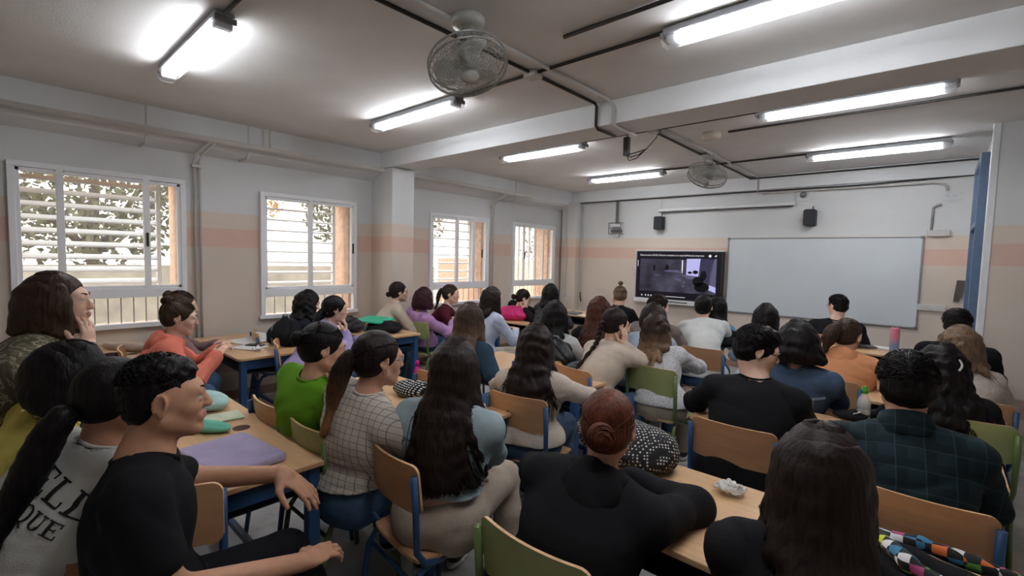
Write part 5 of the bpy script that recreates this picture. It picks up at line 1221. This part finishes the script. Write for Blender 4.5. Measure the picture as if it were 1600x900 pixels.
rbk = person((.14, 5.45, 1.145), yaw=8, hc='black', hair=('short', dict(th=.02)), fem=False, topm=C_['black'], top='sweater', h=.013, loose=1.1, label='person in black with short black hair beside the blue door frame')
bun = person(HP(950, 668, 1.05), yaw=18, hyaw=22, hpitch=.22, hc='red', hair=('lowbun', dict(r=.040, tie=(0, -.122, -.005))), skin='mid', top='hoodie', hood=True, topm=C_['black'], bottom=JB, armR='deskwide', armL='deskwide', loose=1.2, sh=.185, earring=True, h=.0085, root=(-.82, 1.13), label='woman in black hoodie with a reddish brown low bun, leaning on the desk')
frt = person(HP(1280, 742, 1.12), yaw=14, hyaw=14, hpitch=.15, hc='dark', hair=(LB, dict(L=.56, wave=.15, taper=-.12, n=800, arc=1.9, th=.011)), topm=C_['black'], top='sweater', sleeves='half', bottom=JB, armL='chin', armR='deskwide', h=.0085, root=(-.18, 1.10), label='woman with very long straight dark hair and black top, nearest at the bottom right')
# dark collar band on the white sweatshirt
for p_, m_ in ((gcl, C_['navy']), (mar, C_['white'])):
    for ch in p_.root.children:
        if ch.name.startswith('neckband'): ch.data.materials.clear(); ch.data.materials.append(m_)
# hair clip of the curly haired woman
HMd = dkc.HM; o_ = []
for k in range(2): o_.append([tuple(dkc.Hc + HMd @ np.array([.05 + .012 * math.sin(t * PI), -.135 - .01 * k, .03 + .06 * (t - .5)])) for t in np.linspace(0, 1, 10)])
mesh_obj('hair_clip', [strands(np.array(o_), .006, .004, 6)], [WPL], dkc.root)
# lettering on the white sweatshirt: mesh letters wrapped onto the back
def back_print(p, body, size, x0, up0, m, rot=0.):
    def ring(cx, cy, rx, ry, tx, ty, a0=0, a1=2 * PI, n=22):
        V_, F_ = [], []
        for k in range(n + 1):
            a = a0 + (a1 - a0) * k / n; V_ += [(cx + rx * math.cos(a), cy + ry * math.sin(a)), (cx + (rx - tx) * math.cos(a), cy + (ry - ty) * math.sin(a))]
        return V_, [(2 * k, 2 * k + 1, 2 * k + 3, 2 * k + 2) for k in range(n)]
    R_ = {'L': [(.15, 0, .33, 1), (.02, 0, .82, .07), (.75, 0, .82, .30), (.02, .93, .46, 1)], 'E': [(.15, 0, .33, 1), (.02, 0, .82, .07), (.75, 0, .82, .28), (.02, .93, .80, 1), (.73, .74, .80, 1), (.33, .47, .60, .54), (.55, .38, .61, .63)],
          'U': [(.13, .3, .30, 1), (.70, .3, .77, 1), (.0, .93, .43, 1), (.56, .93, .92, 1)], 'O': [], 'Q': []}
    C2 = {'U': [(.45, .32, .32, .32, .16, .08, PI, 2 * PI)], 'O': [(.45, .5, .44, .52, .17, .06)], 'Q': [(.45, .5, .44, .52, .17, .06)]}
    V = []; tris = []; x_ = 0
    for ch in body:
        for (a, b, c_, d_) in R_[ch]:
            o_ = len(V); V += [(x_ + a, b), (x_ + c_, b), (x_ + c_, d_), (x_ + a, d_)]; tris.append([o_, o_ + 1, o_ + 2, o_ + 3])
        for q in C2.get(ch, []):
            v2, f2 = ring(*q); o_ = len(V); V += [(x_ + a, b) for a, b in v2]; tris += [[i_ + o_ for i_ in f] for f in f2]
        if ch == 'Q': o_ = len(V); V += [(x_ + .40, .02), (x_ + .55, .06), (x_ + .92, -.22), (x_ + .74, -.24)]; tris.append([o_, o_ + 1, o_ + 2, o_ + 3])
        x_ += .98
    V = np.array([(a * size * .72, b * size * .72, 0) for a, b in V])
    # subdivide by sampling: keep triangles, project each vertex
    import bmesh
    bm = bmesh.new(); vs = [bm.verts.new(v) for v in V]
    for t in tris:
        try: bm.faces.new([vs[i] for i in t])
        except ValueError: pass
    for _ in range(3):
        es = [e for e in bm.edges if e.calc_length() > .012]
        if es: bmesh.ops.subdivide_edges(bm, edges=es, cuts=1)
    bmesh.ops.triangulate(bm, faces=bm.faces[:])
    V = np.array([v.co[:] for v in bm.verts]); bm.verts.index_update(); Fc = [[v.index for v in f.verts] for f in bm.faces]; bm.free()
    X = V[:, 0] * math.cos(rot) - V[:, 1] * math.sin(rot) + x0; U = V[:, 0] * math.sin(rot) + V[:, 1] * math.cos(rot) + up0
    u, F, N = p.u, p.F, p.N; base = N + np.outer(U, u) + np.outer(X, F[:, 0]); back = -F[:, 1]
    # march inwards from behind until the cloth surface
    tt = np.full(len(V), .30)
    for _ in range(40):
        P = base + tt[:, None] * back; d = sdf_at(p.G, P) + p.disp(P); tt -= np.clip(d - .0035, -.01, .03) * .7
    P = base + tt[:, None] * back
    me = bpy.data.meshes.new('back_print'); me.from_pydata(P.tolist(), [], Fc); me.materials.append(m); ob = bpy.data.objects.new('back_print', me); COL.objects.link(ob); ob.parent = p.root
    sd = ob.modifiers.new('solid', 'SOLIDIFY'); sd.thickness = .0012; sd.offset = 0
INK = mat('black_print', rgb(28, 27, 30), .8, noise=0)
back_print(wht, 'ELL', .098, -.035, -.095, INK, -.14); back_print(wht, 'OQUE', .064, -.04, -.160, INK, -.14)
# seams of the denim jackets
def seam(p, pts, m, name='yoke_seam', r=.0022):
    u, F, N = p.u, p.F, p.N; pts = np.array(pts); base = N + np.outer(pts[:, 1], u) + np.outer(pts[:, 0], F[:, 0]); back = -F[:, 1]; tt = np.full(len(pts), .3)
    for _ in range(40):
        P = base + tt[:, None] * back; d = sdf_at(p.G, P) + p.disp(P); tt -= np.clip(d - .003, -.01, .03) * .7
    mesh_obj(name, [strands((base + tt[:, None] * back)[None], r, r, 5)], [m], p.root)
ST = cloth('pale_stitch', rgb(160, 172, 186))
for z in (-.10, -.108): seam(dns, [(x, z) for x in np.linspace(-.17, .17, 24)], ST)
for x in (-.11, .11): seam(dns, [(x, z) for z in np.linspace(-.1, -.36, 20)], ST)
for x in (-.13, .13): seam(den, [(x, z) for z in np.linspace(-.03, -.26, 20)], DD)
seam(den, [(x, -.12) for x in np.linspace(-.16, .16, 24)], DD)
# ------------------------------------------------------------------ chairs under everybody the photo shows
def seat_xy(x, y, green, label, rz=0): chair(x, y, rz, green, label)
def seat_for(p, green, label, dx=0., dy=-.0, rz=0):
    r = p.root; c, s = math.cos(r.rotation_euler.z), math.sin(r.rotation_euler.z)
    chair(r.location.x + c * dx - s * dy, r.location.y + s * dx + c * dy, r.rotation_euler.z + rz, green, label)
seat_xy(-.80, 1.17, True, 'green chair nearest the viewer, its back turned to the camera at the bottom centre', 0)
seat_xy(-1.57, 1.24, False, 'plywood chair under the woman in washed denim jacket', -0.1)
seat_xy(-2.58, 1.14, False, 'plywood chair behind the woman in green sweatshirt', 0)
seat_xy(-2.12, 1.14, True, 'green chair behind the woman in fine checked shirt', 0)
seat_xy(-1.78, 2.19, False, 'plywood chair under the woman in cream knit sweater', 0.15)
seat_xy(-1.54, 3.48, True, 'green chair under the woman with balayage hair', -0.05)
seat_xy(-.70, 2.59, False, 'large looking plywood chair back behind the man in loose black t-shirt', 0)
seat_xy(.00, 2.30, False, 'plywood chair behind the man in plaid shirt', 0)
seat_xy(.15, 3.60, True, 'green chair by the wall under the woman with big curly black hair', 0)
seat_xy(-.68, 3.58, False, 'plywood chair under the person in indigo denim shirt', 0)
seat_xy(-1.58, 4.57, False, 'plywood chair under the person in white sweatshirt with dark collar band', 0)
seat_xy(-4.58, 3.60, True, 'green chair under the person in pinkish lilac hoodie', 0)
chair(tee.root.location.x + .02, tee.root.location.y + .02, -PI / 2 - .2, False, 'plywood chair turned sideways under the man in black t-shirt')
seat_for(tbn, False, 'plywood chair under the woman with the high top bun')
for p_, g_, l_ in ((org, False, 'chair under the woman in coral hoodie'), (beo, False, 'plywood chair of the person in mauve top, by the nearest window'), (lil, False, 'chair under the person in pale lilac hoodie'),
    (bei, False, 'chair under the woman in oatmeal jacket'), (lbl, False, 'chair under the woman in pale blue knit'), (tea, False, 'chair under the person in dark teal t-shirt'), (wbr, False, 'plywood chair under the woman with one long braid'),
    (orh, False, 'chair under the woman in tan orange hoodie'), (aub, False, 'chair under the woman with auburn hair'), (gr1, False, 'chair under the person in stone grey top'), (frm, False, 'chair under the man at the whiteboard'),
    (frt, False, 'chair under the woman with very long straight hair at the bottom right'),
    (lbk, False, 'chair under the person with very long black hair'), (lcl, False, 'chair under the person in fluffy cream sweater'), (crl, False, 'chair under the person with wavy black hair below the second window')):
    seat_for(p_, g_, l_)
# ------------------------------------------------------------------ things on the desks and around them
def soft(prims, h=.006, disp=None, m=None, name='x', parent=None, clip=None): return mesh_obj(name, [smesh(prims, h, disp=disp, clip=clip)], [m], parent)
def slab(name, c, w, d, t, rz, m, parent=None, r=.02, bev=.006, tilt=None):
    M = Matrix.Rotation(rz, 3, 'Z') if tilt is None else Matrix.Rotation(rz, 3, 'Z') @ Matrix.Rotation(tilt, 3, 'X')
    o = MB().prism(rrect(w, d, r), 0, t, M=M).build(name, m, parent, bevel=bev, smooth=False, seg=3)
    o.location = c; return o
Z = DZ + .001
LILAC = cloth('lilac_neoprene', rgb(172, 162, 194), bump=.15)
t = slab('laptop_sleeve', (-2.20, .68, Z), .40, .285, .034, .10, LILAC, r=.03, bev=.014); tag(t, 'lilac zipped laptop sleeve lying on the desk beside the man in black t-shirt', 'laptop sleeve')
z = MB().tube([(-.198, -.135, .018), (.198, -.135, .018)], .0022, 6); z.tube([(.0, -.139, .018), (.03, -.142, .016)], .004, 6).build('zip', LILAC, t)
t = soft([Cone((-.15, 0, .03), (.15, .03, .03), .03, .03, .02), Ell((0, .02, .035), (.19, .10, .035), k=.03), Ell((.06, -.03, .035), (.12, .08, .032), k=.03)], .008, m=cloth('pale_teal_case', rgb(166, 196, 192)), name='soft_case'); t.location = (-3.08, .80, Z); t.rotation_euler = (0, 0, .1); tag(t, 'puffy pale teal laptop case at the far left end of the desk', 'case')
t = slab('notepad', (-2.78, .80, Z), .15, .21, .008, -.1, mat('pale_green_paper', rgb(198, 206, 180), .8), r=.004, bev=.001); tag(t, 'pale green notepad lying beside the hole in the desk', 'notepad')
t = soft([Cone((-.08, 0, .022), (.08, .01, .022), .022, .020, .02), Ell((.0, 0, .02), (.12, .05, .022), k=.02)], .005, disp=foldfn(.006, 5), m=cloth('mint', rgb(120, 196, 172)), name='pencil_pouch'); t.location = (-2.63, .71, Z); t.rotation_euler = (0, 0, .5); tag(t, 'small mint green pouch lying between the notepad and the lilac sleeve', 'pouch')
# window side
WHT = mat('glossy_white', rgb(226, 228, 232), .3, noise=.02)
t = empty('laptop', (-4.98, 1.68, Z), .25, label='open white laptop on the desk by the second window', cat='laptop')
slab('keyboard_base', (0, 0, 0), .34, .24, .014, 0, WHT, t, bev=.003); slab('laptop_screen', (0, .12, .012), .34, .23, .008, 0, WHT, t, bev=.003, tilt=.35)
t = slab('tablet', (-4.66, 1.60, Z), .26, .19, .01, .5, WHT, bev=.003); tag(t, 'white flat tablet lying in front of the white laptop', 'tablet')
t = slab('smartphone', (-4.70, 1.66, Z + .011), .16, .078, .009, .6, DARK, r=.01, bev=.002); tag(t, 'dark smartphone lying on the white tablet', 'phone')
TIS = mat('tissue_paper', rgb(226, 224, 220), .9, noise=.04, bump=.4, bscale=60)
def crumple(name, loc, s, seed, label):
    g = np.random.default_rng(seed); n = 22; ph = g.uniform(0, 6, 12); V = []; F = []
    for i in range(n):
        for j in range(n):
            a, b = i / (n - 1) * 2 - 1, j / (n - 1) * 2 - 1
            x = a * s * .75 + .22 * s * math.sin(4 * b + ph[0]) + .10 * s * math.sin(9 * a + ph[1]); y = b * s * .6 + .22 * s * math.sin(4.5 * a + ph[2]) + .10 * s * math.sin(8 * b + ph[3])
            z = s * (.30 * abs(math.sin(3.1 * a + 2.2 * b + ph[4])) + .28 * abs(math.sin(4.2 * b - 2.6 * a + ph[5])) + .16 * abs(math.sin(8 * a + ph[6] + 3 * b)) + .35 * math.exp(-((a + .4) ** 2 + (b - .3) ** 2) * 6)) * (1.1 - .6 * (a * a + b * b) / 2)
            V.append((x, y, max(.0006, z)))
    for i in range(n - 1):
        for j in range(n - 1): F.append((i * n + j, i * n + j + 1, (i + 1) * n + j + 1, (i + 1) * n + j))
    o = MB().add(V, F).build(name, TIS, smooth=False); sd = o.modifiers.new('solid', 'SOLIDIFY'); sd.thickness = .0012; sd.offset = 1; o.location = loc; tag(o, label, 'tissue'); return o
crumple('crumpled_tissue', (-.545, 1.89, Z + .003), .06, 3, 'white crumpled tissue lying on the nearest right desk')
crumple('crumpled_tissue', (-4.47, 1.60, Z + .004), .05, 6, 'white crumpled tissue beside the phone on the desk by the second window')
BKC = cloth('black_nylon', rgb(30, 30, 33), bump=.2)
def bag(name, loc, rz, w, d, hh_, m, label, cat='bag', strap=True, slump=.5, sm=None):
    r = empty(name, loc, rz, label=label, cat=cat)
    P = [Ell((0, 0, hh_ * .38), (w * .5, d * .5, hh_ * .38), k=.04), Cone((-w * .28, 0, hh_ * .30), (w * .28, 0, hh_ * .30), hh_ * .30, hh_ * .30, .05), Ell((w * .1 * slump, d * .05, hh_ * .68), (w * .33, d * .34, hh_ * .32), k=.05), Ell((-w * .2, -d * .1, hh_ * .2), (w * .28, d * .42, hh_ * .22), k=.04)]
    mesh_obj('bag_body', [smesh(P, .009, clip=[lambda Q: .002 - Q[:, 2]], disp=foldfn(.014, int(w * 1000)))], [m], r)
    if strap:
        MB().tube([(-w * .25, -d * .2, hh_ * .8), (-w * .12, -d * .42, hh_ * .6), (-w * .05, -d * .5, hh_ * .25), (.0, -d * .52, .02)], .008, 8, flat=.5).build('strap', sm or m, r, smooth=True)
        MB().tube([(-w * .12, 0, hh_ * .92), (-w * .05, .0, hh_ * 1.06), (w * .12, 0, hh_ * 1.06), (w * .18, 0, hh_ * .92)], .008, 8).build('handle', sm or m, r, smooth=True)
    return r
bag('backpack', (-4.62, 1.90, Z), .15, .40, .24, .27, BKC, 'black slumped backpack on the desk below the second window', 'backpack', sm=GRAYM)
t = soft([Ell((0, 0, .02), (.07, .045, .022), k=.01)], .006, m=cloth('turquoise', rgb(60, 170, 165)), name='small_pouch'); t.location = (-4.98, 1.93, Z); tag(t, 'tiny turquoise pouch left of the black backpack', 'pouch')
t = bag('black_bag', (-4.72, 3.06, Z), .1, .50, .30, .13, BKC, 'flat black bag on the desk under the teal folder', strap=False)
t = slab('teal_folder', (-4.86, 3.02, Z + .115), .40, .27, .02, .25, mat('teal_plastic', rgb(32, 186, 146), .35, noise=.04), r=.05, bev=.008, tilt=.12); tag(t, 'bright teal folder lying on the flat black bag', 'folder')
t = bag('magenta_bag', (-4.52, 5.02, Z), .3, .56, .28, .20, mat('cloth_magenta', rgb(196, 28, 104), .6, noise=.1, nscale=8), 'shiny magenta bag lying on a desk near the third window', strap=False)
t = bag('printed_bag', (-4.95, 2.75, Z), .4, .34, .2, .17, mat('cloth_black_white_print', (.1, .1, .1), .9), 'black bag with white print beside the person in pale lilac hoodie')
tag(slab('textbook', (-4.40, 6.35, Z), .30, .22, .03, .2, mat('book_grey', rgb(120, 122, 126), .6), r=.004, bev=.001), 'grey closed book on the far desk by the corner', 'book')
tag(slab('paper_sheet', (-4.12, 6.40, Z), .30, .21, .002, .4, mat('paper_white', rgb(228, 226, 220), .8), r=.002, bev=0), 'white sheet of paper on the far desk by the corner', 'paper')
# desk by the nearest window
t = soft([Cone((-.2, 0, .035), (.22, .02, .035), .03, .036, .02), Cone((.1, .02, .035), (.24, .03, .03), .04, .03, .02)], .008, disp=foldfn(.008, 11), m=C_['beige'], name='rolled_scarf'); t.location = (-5.20, .78, Z); t.rotation_euler = (0, 0, .5); tag(t, 'rolled pale beige scarf on the desk under the nearest window', 'scarf')
t = soft([Ell((0, 0, .03), (.07, .055, .035), k=.02), Ell((.05, .02, .025), (.05, .04, .028), k=.02), Ell((-.04, .03, .03), (.04, .05, .03), k=.01)], .006, disp=clumps(.004, 60, 2), m=cloth('dark_plum', rgb(54, 34, 46)), name='pouch'); t.location = (-4.80, .62, Z); tag(t, 'crumpled dark plum pouch on the desk under the nearest window', 'pouch')
t = MB().tube([(-.13 + .26 * k / 30, .012 * math.sin(k * 2.2), .012 + .008 * math.cos(k * 2.2)) for k in range(31)], .005, 6).build('curly_cable', DARK, smooth=True); t.location = (-5.0, .60, Z); t.rotation_euler = (0, 0, .4); tag(t, 'black coiled cable beside the dark plum pouch', 'cable')
tag(slab('smartphone', (-4.60, .80, Z), .15, .075, .009, .7, mat('silver', rgb(170, 172, 176), .3, metal=.5), r=.01, bev=.002), 'silver phone lying beside the dark plum pouch', 'phone')
# middle block
t = empty('pencil_case', (-2.00, 3.12, Z), .45, label='open black and grey pencil case on the corner of the middle desk', cat='pencil case')
mesh_obj('case_body', [smesh([Ell((0, 0, .045), (.16, .075, .05), k=.02), Cone((-.1, 0, .03), (.1, 0, .03), .035, .035, .02)], .006, disp=foldfn(.008, 4))], [cloth('slate_cloth', rgb(86, 92, 98))], t)
for k, zz in enumerate((.028, .052, .072)): MB().tube([(.155 * math.cos(a) * (1 - .12 * k), .082 * math.sin(a) * (1 - .1 * k), zz + .004) for a in np.linspace(-2.4, .9, 18)], .006, 6).build('zip_edge', DARK, t, smooth=True)
bag('leather_bag', (-2.33, 3.10, Z), .2, .42, .22, .24, mat('leather_black', rgb(28, 30, 34), .35, noise=.15, bump=.2, bscale=120), 'glossy black handbag on the middle desk behind the pencil case', 'handbag', sm=GRAYM)
bag('white_tote', (-2.28, 4.02, Z), .1, .26, .16, .30, C_['white'], 'white tote standing on the desk beside the very long black hair', strap=True)
t = soft([Ell((0, 0, .025), (.10, .045, .028), k=.02)], .006, m=cloth('royal_blue', rgb(34, 92, 176)), name='pencil_pouch'); t.location = (-2.02, 4.12, Z); tag(t, 'royal blue pouch on the desk right of the white tote', 'pouch')
t = MB().lathe([(.028, 0), (.03, .01), (.03, .14), (.02, .16), (.02, .18)], n=18).build('green_bottle', mat('sea_green', rgb(86, 158, 138), .4), smooth=True); t.location = (-2.20, 4.22, Z + .03); t.rotation_euler = (0, 1.57, .2); tag(t, 'sea green bottle lying on the desk above the blue pouch', 'bottle')
tag(slab('notebook', (-1.72, 4.10, Z), .28, .2, .014, .3, mat('aqua_cover', rgb(120, 170, 178), .5), r=.004, bev=.001), 'aqua notebook on the desk right of the woman with the braid', 'notebook')
bag('black_red_bag', (-1.60, 5.2, .74), .2, .30, .2, .18, BKC, 'small black bag with red lining below the screen', strap=False)
# gingham cloth beside the denim jacket
t = soft([Ell((0, 0, .04), (.12, .09, .045), k=.02), Ell((.05, .03, .05), (.08, .07, .04), k=.02)], .006, disp=foldfn(.01, 14), m=gridcloth('gingham', rgb(222, 222, 222), rgb(28, 30, 34), .016, .008), name='gingham_pouch'); t.location = tuple(at(640, 607, 2, .77)[:2]) + (Z,); tag(t, 'black and white gingham pouch between the checked shirt and the denim jacket', 'pouch')
# floor things: magenta bottle and backpack by the third row
t = empty('water_bottle', tuple(at(652, 597, 2, .30)[:2]) + (.29,), label='magenta plastic bottle in a grey side pocket, beside a blue desk leg', cat='bottle')
MAG = mat('magenta_plastic', rgb(214, 40, 140), .25, noise=.05)
MB().lathe([(.034, 0), (.036, .02), (.036, .12), (.030, .15), (.018, .17), (.018, .19)], n=20).build('bottle_body', MAG, t, smooth=True); MB().lathe([(.021, .185), (.021, .225), (.012, .24)], n=16).build('bottle_cap', MAG, t, smooth=True)
q = t.location; MB().tube([(0, 0, -.289), (0, 0, -.1), (0, 0, .06)], [.07, .065, .05], 12).build('side_pocket', cloth('grey_violet', rgb(96, 92, 112)), t, smooth=True); bag('backpack', (q[0] + .10, q[1] + .16, 0), .2, .34, .24, .46, cloth('grey_violet', rgb(96, 92, 112)), 'grey violet backpack standing on the floor behind the magenta bottle', 'backpack')
# nearest right desk: polka dot bag
def dots():
    m, nt, b = nodemat('polka_dots'); N = nt.nodes; L = nt.links
    t = N.new('ShaderNodeTexCoord'); s = N.new('ShaderNodeVectorMath'); s.operation = 'SCALE'; s.inputs['Scale'].default_value = 78; L.new(t.outputs['Object'], s.inputs[0])
    rt = N.new('ShaderNodeVectorRotate'); rt.inputs['Angle'].default_value = .785; rt.rotation_type = 'AXIS_ANGLE'; rt.inputs['Axis'].default_value = (.3, .5, .8); L.new(s.outputs[0], rt.inputs[0])
    v = N.new('ShaderNodeTexVoronoi'); v.inputs['Scale'].default_value = 1; v.inputs['Randomness'].default_value = .12; L.new(rt.outputs[0], v.inputs[0])
    r = N.new('ShaderNodeValToRGB'); r.color_ramp.interpolation = 'CONSTANT'; L.new(v.outputs['Distance'], r.inputs[0]); r.color_ramp.elements[0].color = (*rgb(214, 210, 206), 1); r.color_ramp.elements[1].position = .31; r.color_ramp.elements[1].color = (*rgb(22, 21, 24), 1)
    L.new(r.outputs[0], b.inputs['Base Color']); b.inputs['Roughness'].default_value = .8; return m
POL = dots()
t = empty('polka_dot_backpack', (-1.02, 1.93, Z), -.15, label='black backpack with small white polka dots lying on the nearest right desk', cat='backpack')
P = [Ell((0, 0, .075), (.26, .15, .09), k=.04), Cone((-.16, 0, .07), (.17, 0, .07), .08, .075, .05), Ell((.12, -.03, .05), (.14, .12, .06), k=.04)]
mesh_obj('bag_body', [smesh(P, .007, clip=[lambda Q: .002 - Q[:, 2]], disp=foldfn(.012, 21))], [POL], t)
MB().tube([(.02, -.13, .12), (.06, -.155, .07), (.13, -.15, .055), (.2, -.10, .06)], .011, 8, flat=.5).build('strap', BKC, t, smooth=True)
MB().tube([(-.1, -.11, .12), (.06, -.14, .085), (.22, -.05, .06)], .004, 6).build('zip', GRAYM, t, smooth=True)
MB().tube([(.18 + .012 * math.cos(a), -.11, .045 + .022 * math.sin(a)) for a in np.linspace(0, 6.28, 16)], .003, 6).build('buckle', mat('brass', rgb(190, 170, 120), .3, metal=.9), t, smooth=True)
# right middle desk: clear water bottle with green cap, face mask
CLR = mat('clear_plastic', (.85, .90, .92), .12, noise=0, alpha=.38, spec=.8)
bx, by = float(at(1348, 657, 2, .73)[0]), float(at(1348, 657, 2, .73)[1])
t = empty('water_bottle', (bx, by, Z), label='clear plastic water bottle with green cap on the desk before the plaid shirt', cat='bottle')
pr = [(.030, 0), (.033, .008), (.033, .03), (.030, .035), (.033, .042), (.033, .062), (.030, .068), (.033, .075), (.034, .10), (.030, .125), (.016, .15), (.0135, .158), (.0135, .165)]
o = MB().lathe(pr, n=28).build('bottle_body', CLR, t, smooth=True)
MB().lathe([(.018, .160), (.018, .178), (.014, .182), (.013, .197), (.010, .200)], n=20).build('bottle_cap', mat('green_cap', rgb(56, 150, 40), .35), t, smooth=True)
t = soft([Ell((0, 0, .02), (.08, .055, .022), k=.02), Ell((.05, .03, .03), (.05, .04, .025), k=.02)], .005, disp=foldfn(.008, 31), m=C_['black'], name='face_mask'); t.location = (bx - .07, by - .03, Z); tag(t, 'black cloth with a white cord lying beside the water bottle', 'cloth')
MB().tube([(.03, -.04, .045), (.06, -.02, .055), (.04, .02, .05), (.09, .05, .03)], .003, 6).build('white_cord', WPL, t, smooth=True)
tag(MB().tube([(-.52, 4.44, Z + .005), (-.40, 4.40, Z + .005)], .005, 8).build('pen', DARK), 'black pen lying on the desk behind the tan orange hoodie', 'pen')
# far right desk: can, books
t = empty('drink_can', (-.30, 6.40, Z), label='tall pink and blue drink can on the far right desk', cat='can')
m, nt, b = nodemat('can_print'); tcx = nt.nodes.new('ShaderNodeTexCoord'); sp = nt.nodes.new('ShaderNodeSeparateXYZ'); rr_ = nt.nodes.new('ShaderNodeValToRGB'); mp_ = nt.nodes.new('ShaderNodeMapRange'); mp_.inputs['From Max'].default_value = .25
nt.links.new(tcx.outputs['Object'], sp.inputs[0]); nt.links.new(sp.outputs[2], mp_.inputs[0]); nt.links.new(mp_.outputs[0], rr_.inputs[0]); nt.links.new(rr_.outputs[0], b.inputs['Base Color'])
rr_.color_ramp.elements[0].position = .3; rr_.color_ramp.elements[0].color = (*rgb(120, 140, 176), 1); rr_.color_ramp.elements[1].position = .6; rr_.color_ramp.elements[1].color = (*rgb(206, 120, 140), 1)
MB().lathe([(.036, 0), (.04, .01), (.04, .24), (.034, .255)], n=24).build('can_body', m, t, smooth=True); MB().lathe([(.033, .255), (.034, .262), (.0, .258)], n=20).build('can_lid', GRAYM, t)
tag(slab('open_book', (-.62, 6.42, Z), .34, .22, .018, .1, mat('page_cream', rgb(204, 192, 176), .7), r=.004, bev=.001), 'thick open book on the far right desk beside the man at the whiteboard', 'book')
tag(slab('dark_notebook', (-.58, 6.36, Z + .019), .26, .17, .010, .35, DARK, r=.004, bev=.001), 'dark notebook lying on the open book', 'notebook')
tag(slab('notebook', (-.42, 6.52, Z), .2, .15, .012, -.3, WPL, r=.004, bev=.001), 'white notebook behind the tall can', 'notebook')
# colourful checked jacket hanging over the plywood chair at the bottom right
def checks():
    m, nt, b = nodemat('colour_check_lining'); N = nt.nodes; L = nt.links
    t = N.new('ShaderNodeTexCoord'); mp = N.new('ShaderNodeMapping'); mp.inputs['Scale'].default_value = (34, 34, 46); mp.inputs['Rotation'].default_value = (.2, .1, .3); L.new(t.outputs['Object'], mp.inputs[0])
    ck = N.new('ShaderNodeTexChecker'); ck.inputs['Scale'].default_value = 1; L.new(mp.outputs[0], ck.inputs[0])
    fl = N.new('ShaderNodeVectorMath'); fl.operation = 'FLOOR'; L.new(mp.outputs[0], fl.inputs[0]); wn_ = N.new('ShaderNodeTexWhiteNoise'); L.new(fl.outputs[0], wn_.inputs[0])
    r = N.new('ShaderNodeValToRGB'); r.color_ramp.interpolation = 'CONSTANT'; L.new(wn_.outputs[0], r.inputs[0]); E = r.color_ramp.elements
    E[0].color = (*rgb(222, 222, 222), 1); E[1].position = .25; E[1].color = (*rgb(206, 214, 40), 1)
    for p, c in ((.42, rgb(58, 122, 160)), (.58, rgb(176, 70, 120)), (.74, rgb(96, 160, 70)), (.88, rgb(212, 110, 50))): e = E.new(p); e.color = (*c, 1)
    mx = N.new('ShaderNodeMix'); mx.data_type = 'RGBA'; L.new(ck.outputs['Fac'], mx.inputs[0]); mx.inputs[6].default_value = (*rgb(20, 19, 22), 1); L.new(r.outputs[0], mx.inputs[7]); L.new(mx.outputs[2], b.inputs['Base Color']); b.inputs['Roughness'].default_value = .8; return m
CHK = checks()
t = empty('checked_jacket', (.02, 1.86, .0), label='black jacket with colourful checked lining heaped on the desk at the bottom right corner', cat='jacket')
P = []
a0 = [np.array(at(*p)) - np.array([.02, 1.86, 0]) for p in ((1372, 835, 2, .84), (1440, 850, 2, .86), (1520, 880, 2, .85), (1600, 915, 2, .83))]
a1 = [np.array(at(*p)) - np.array([.02, 1.86, 0]) for p in ((1372, 835, 2, .84), (1420, 880, 2, .86), (1490, 925, 2, .85), (1560, 960, 2, .82))]
for a_ in (a0, a1):
    for i in range(3): P.append(Cone(a_[i], a_[i + 1], .018, .022, .008))
mesh_obj('checked_lining', [smesh(P, .005, disp=clumps(.003, 50, 3))], [CHK], t)
P2 = [Cone((a0[i] + a1[i]) / 2 + np.array([0, 0, -.03]), (a0[i + 1] + a1[i + 1]) / 2 + np.array([0, 0, -.03]), .035, .04, .02) for i in range(3)] + [Ell(tuple((a0[2] + a1[2]) / 2 + np.array([0, .0, -.07])), (.16, .12, .06), k=.04)]
mesh_obj('jacket_shell', [smesh(P2, .008, disp=foldfn(.01, 8))], [C_['black']], t)
